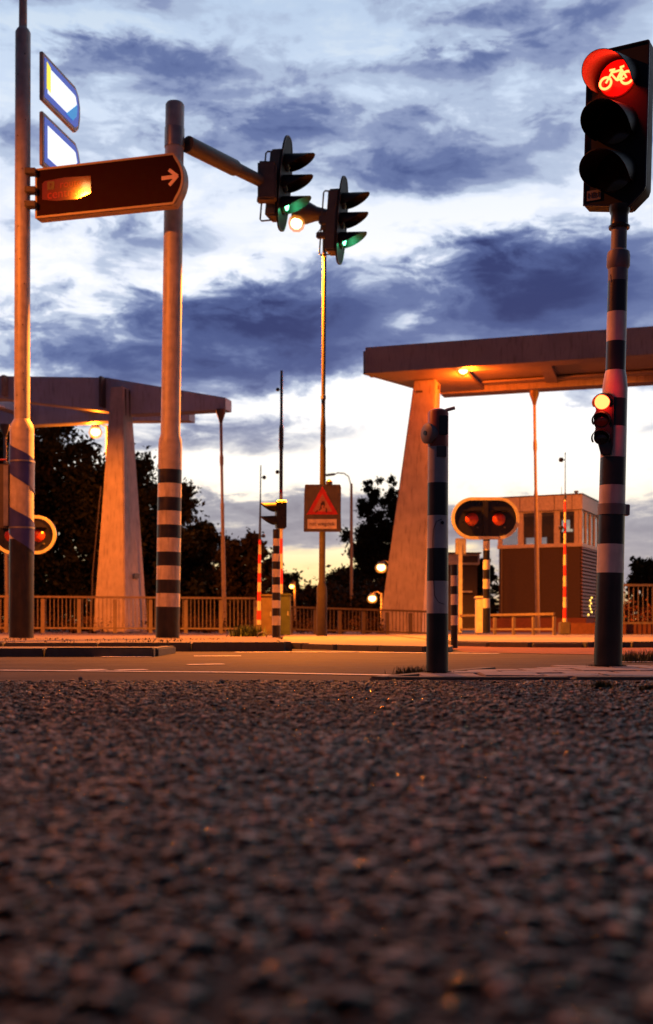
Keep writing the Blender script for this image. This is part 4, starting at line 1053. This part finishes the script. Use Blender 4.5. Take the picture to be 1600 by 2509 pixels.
MB().lathe([(.03, 0), (.03, .1), (.1, .12), (.1, .2)], 10, (0, 0, 1), (-.35, .6, b4 + .05)).build('roof_vent', DMETAL, cab)

# ------------------------------------------------------------------ trees
def leaves(n, clumps, size, name, parent, base, var=.4):
    """clumps: array of (x,y,z,r) -> scattered leaf quads"""
    n = int(n * 3.0); size = size * .68; C = np.array(clumps); wts = C[:, 3] ** 2; idx = rng.choice(len(C), n, p=wts / wts.sum())
    dirs = rng.normal(size=(n, 3)); dirs /= np.linalg.norm(dirs, axis=1)[:, None]
    rad_ = np.abs(rng.normal(0, .62, n))
    c = C[idx, :3] + dirs * (C[idx, 3] * rad_)[:, None]
    a = rng.normal(size=(n, 3)); a /= np.linalg.norm(a, axis=1)[:, None]
    b = np.cross(a, rng.normal(size=(n, 3))); b /= np.linalg.norm(b, axis=1)[:, None]
    s = size * rng.uniform(.5, 1.3, n)[:, None]
    V = np.stack([c - a * s, c - b * s * .55, c + a * s, c + b * s * .55], 1).reshape(-1, 3)
    F = np.arange(4 * n).reshape(-1, 4)
    shade = np.exp(rng.normal(0, var, len(C)))[idx] * np.exp(rng.normal(0, .25, n))
    T = np.repeat(np.array(base)[None] * shade[:, None], 4, 0)
    return raw_mesh(name, V, F, LEAF, parent, np.clip(T, .003, .2))
def tree(label, px, y_top, y_base, w_px, d, kind='round', n=5200, size=.2, base=(.016, .018, .007), name='tree', lean=0):
    k = d / FPX; H = (y_base - y_top) * k; Wd = w_px * k; root = P(px, y_base, d)
    t = thing(name, label, 'tree', root, group=None)
    tr = .022 * H + .06
    MB().lathe([(tr * 1.5, 0), (tr, H * .06), (tr * .7, H * .45), (tr * .3, H * .85)], 10).build('trunk', BARK, t)
    lm = MB(); cl_ = []
    if kind == 'poplar':
        for i in range(70):
            f = i / 69; z = H * (.10 + .88 * f); r = Wd * .5 * (math.sin(math.pi * min(1, .12 + f * .86)) ** .6) * .80
            cl_.append((random.gauss(0, r * .75), random.gauss(0, r * .75), z + random.gauss(0, .3), max(.22, r * random.uniform(.45, .8))))
        for i in range(8):
            a = random.uniform(0, 6.28); z = H * random.uniform(.1, .6); lm.tube([(0, 0, z), (math.cos(a) * Wd * .2, math.sin(a) * Wd * .2, z + H * .2)], .05, 5)
    else:
        for i in range(130):
            f = random.random() ** .85; z = H * (.10 + .87 * f)
            r = Wd * .5 * math.sqrt(max(.05, 1 - ((f - .38) / .68) ** 2))
            a = random.uniform(0, 6.283); q = math.sqrt(random.random())
            cl_.append((math.cos(a) * r * q, math.sin(a) * r * q * .8, z, H * random.uniform(.035, .10)))
        for i in range(10):
            c = cl_[i * 4]; z = H * random.uniform(.15, .5); lm.tube([(0, 0, z), (c[0] * .5, c[1] * .5, (z + c[2]) * .5 + .2), (c[0], c[1], c[2])], tr * .3, 5)
    lm.build('limbs', BARK, t)
    leaves(n, cl_, size, 'crown', t, base)
    return t
tree('large dark tree behind the spiral pole and left girder', 95, 1015, 1545, 330, 56, n=9000, size=.24)
tree('dark bushy tree at the left picture edge under the girder', -60, 1060, 1545, 260, 60, n=5000)
tree('dark tree directly behind the left bridge column', 235, 1120, 1545, 250, 54, n=7000)
tree('narrow tall tree just right of the left bridge column', 345, 1112, 1545, 110, 60, n=3000)
tree('rounded tree behind the banded mast', 410, 1185, 1545, 210, 55, n=6500)
tree('low rounded tree behind the left hanger rod', 500, 1290, 1545, 190, 57, n=5000)
tree('olive brown tree behind the slim left barrier', 610, 1318, 1545, 160, 52, n=5000, base=(.030, .026, .010))
tree('small far tree right of the tallest barrier', 705, 1405, 1545, 90, 75, n=2600, size=.2)
tree('small far tree just left of the lamp pole foot', 765, 1440, 1545, 90, 90, n=2000, size=.2)
tree('low tree just right of the warning sign pole', 845, 1395, 1545, 120, 70, n=3600, size=.2)
tree('left one of two slim dark poplars', 905, 1178, 1545, 74, 85, 'poplar', n=11000, size=.2)
tree('right one of two slim dark poplars, touching the column', 962, 1172, 1545, 72, 86, 'poplar', n=11000, size=.2)
tree('dark broad tree below the two poplars', 920, 1420, 1545, 170, 66, n=5000)
tree('dark tree left of the bridge cabin base', 1175, 1372, 1545, 90, 62, n=3200)
tree('small dark tree behind the railing at right picture edge', 1580, 1372, 1545, 100, 62, n=3400)
th = leaves(16000, [(XD(px, 63), 63 + random.uniform(-3, 3), random.uniform(.2, (3.6 if px < 420 else 2.0)), random.uniform(.5, 1.0)) for px in range(-150, 1010, 5)], .22, 'thicket', None, (.018, .016, .008)); th['kind'] = 'stuff'
far = leaves(9000, [(x, 120 + random.uniform(-8, 8), random.uniform(.5, 3.2), random.uniform(1.2, 2.2)) for x in np.arange(-60, 60, 1.0)], .35, 'far_woods', None, (.03, .03, .016)); far['kind'] = 'stuff'
un = leaves(5000, [(XD(px, 37.5 + random.uniform(0, 3)), 38 + random.uniform(0, 3), random.uniform(.1, .45), random.uniform(.2, .42)) for px in range(-80, 960, 16)], .07, 'undergrowth', None, (.05, .03, .014)); un['kind'] = 'stuff'
un = leaves(2600, [(XD(px, 34 + random.uniform(0, 2)), 34 + random.uniform(0, 2), random.uniform(.2, 1.0), random.uniform(.2, .4)) for px in range(1500, 1800, 10)], .08, 'undergrowth', None, (.10, .04, .018)); un['kind'] = 'stuff'

# ------------------------------------------------------------------ other street lamps
def far_lamp(label, px, py, d, r, watts=0, mat_=SODIUM, side=1, mast_px=None):
    c = P(px, py, d); mp = (mast_px - px) / FPX * d if mast_px else .5 * side
    t = thing('street_lamp', label, 'street lamp', (c.x + mp, d, 0), group='distant lit street lamps')
    MB().lathe([(.09, 0), (.06, c.z * .5), (.045, c.z + .25)], 10).build('pole', GREYP, t)
    MB().tube([(0, 0, c.z + .2), (-mp * .5, 0, c.z + .32), (-mp, 0, c.z + r + .06)], .03, 6).build('arm', GREYP, t)
    MB().lathe([(r * .5, 0), (r * 1.1, .06), (r * .7, .16)], 14, (0, 0, 1), (-mp, 0, c.z + r * .55)).build('lamp_head', DMETAL, t)
    MB().lathe([(r * .35, -r * .8), (r * .9, -r * .4), (r, .0), (r * .8, r * .5)], 16, (0, 0, 1), (-mp, 0, c.z)).build('bulb', SODIUM_C if mat_ is SODIUM else mat_, t)
    if mat_ is SODIUM: MB().lathe([(r * .6, -r * 1.35), (r * 1.2, -r * 1.0), (r * 1.5, -r * .2), (r * 1.25, r * .6)], 18, (0, 0, 1), (-mp, 0, c.z)).build('halo_shell', HALO, t)  # orange halo added as a glowing shell round the bulb
    if watts: lamp_light('lamp_light', t, (-mp, -r * 1.8, c.z - r * 1.8), watts, .1)
    return t
far_lamp('lit orange street lamp between the dark trees and left column', 234, 1058, 46.5, .19, 1500, mast_px=262)
far_lamp('upper lit lamp beside the right column', 934, 1390, 54, .19, 300, mast_px=955)
far_lamp('lower lit lamp beside the right column', 912, 1466, 54, .165, 200, mast_px=935)
far_lamp('faint far lamp under the small tree by the barriers', 715, 1437, 58, .12, 60, SODIUM_S, mast_px=722)
ul = thing('street_lamp', 'unlit distant lamp post with curved arm behind the warning sign', 'street lamp', P(861, 1545, 62))
k = 62 / FPX; Hh = 360 * k
MB().lathe([(4.5 * k, 0), (4 * k, Hh * .7), (3.2 * k, Hh)], 10).build('pole', GREYP, ul)
MB().tube([(0, 0, Hh - .3), (-.05, 0, Hh), (-.15, 0, Hh + .38), (-.4, 0, Hh + .56), (-.75, 0, Hh + .58), (-.95, 0, Hh + .5)], .035, 6).build('arm', GREYP, ul)
MB().lathe([(.03, 0), (.07, .1), (.07, .5), (.03, .6)], 10, (-1, 0, -.12), (-.85, 0, Hh + .52)).build('lamp_head', DMETAL, ul)

# lit street lamps standing outside the frame that light this side of the crossing
def road_lamp(label, x, y, z, watts, dx_, cone, aim=None, pitch=45):
    t = thing('street_lamp', label, 'street lamp', (x + dx_, y, 0), group='street lamps along the road')
    MB().lathe([(.11, 0), (.10, 1.2), (.07, 1.3), (.05, z + .3)], 16).build('pole', GREYP, t)
    MB().tube([(0, 0, z + .25), (-dx_ * .5, 0, z + .35), (-dx_, 0, z + .32)], .035, 8).build('arm', GREYP, t)
    MB().box((-dx_, 0, z + .30), (.7, .28, .12)).build('lamp_head', DMETAL, t, bevel=.03)
    MB().lathe([(.11, 0), (.13, .08), (.08, .16), (.03, .18)], 16, (0, 0, -1), (-dx_, 0, z + .235)).build('bulb', SODIUM_C, t)
    o = lamp_light('lamp_light', t, (-dx_, 0, z - .12), watts, .16, spot=cone)
    if aim: h_ = Vector((aim[0] - x, aim[1] - y, 0)).normalized(); o.rotation_euler = (h_ * math.cos(R(pitch)) - Vector((0, 0, math.sin(R(pitch))))).to_track_quat('-Z', 'Y').to_euler()      # the luminaire throws its light along the bridge
road_lamp('lit orange street lamp beyond the left picture edge', -9.7, 9.9, 10.0, 6500, -1.2, 160)
road_lamp('lit orange street lamp near the left bridge, out of view', -13.5, 28.5, 8.5, 13500, -1.0, 96, (-6.5, 39), 53)
road_lamp('lit orange street lamp near the right bridge, out of view', 12.6, 34.0, 8.5, 12500, 1.0, 104, (5.5, 46.0), 47)
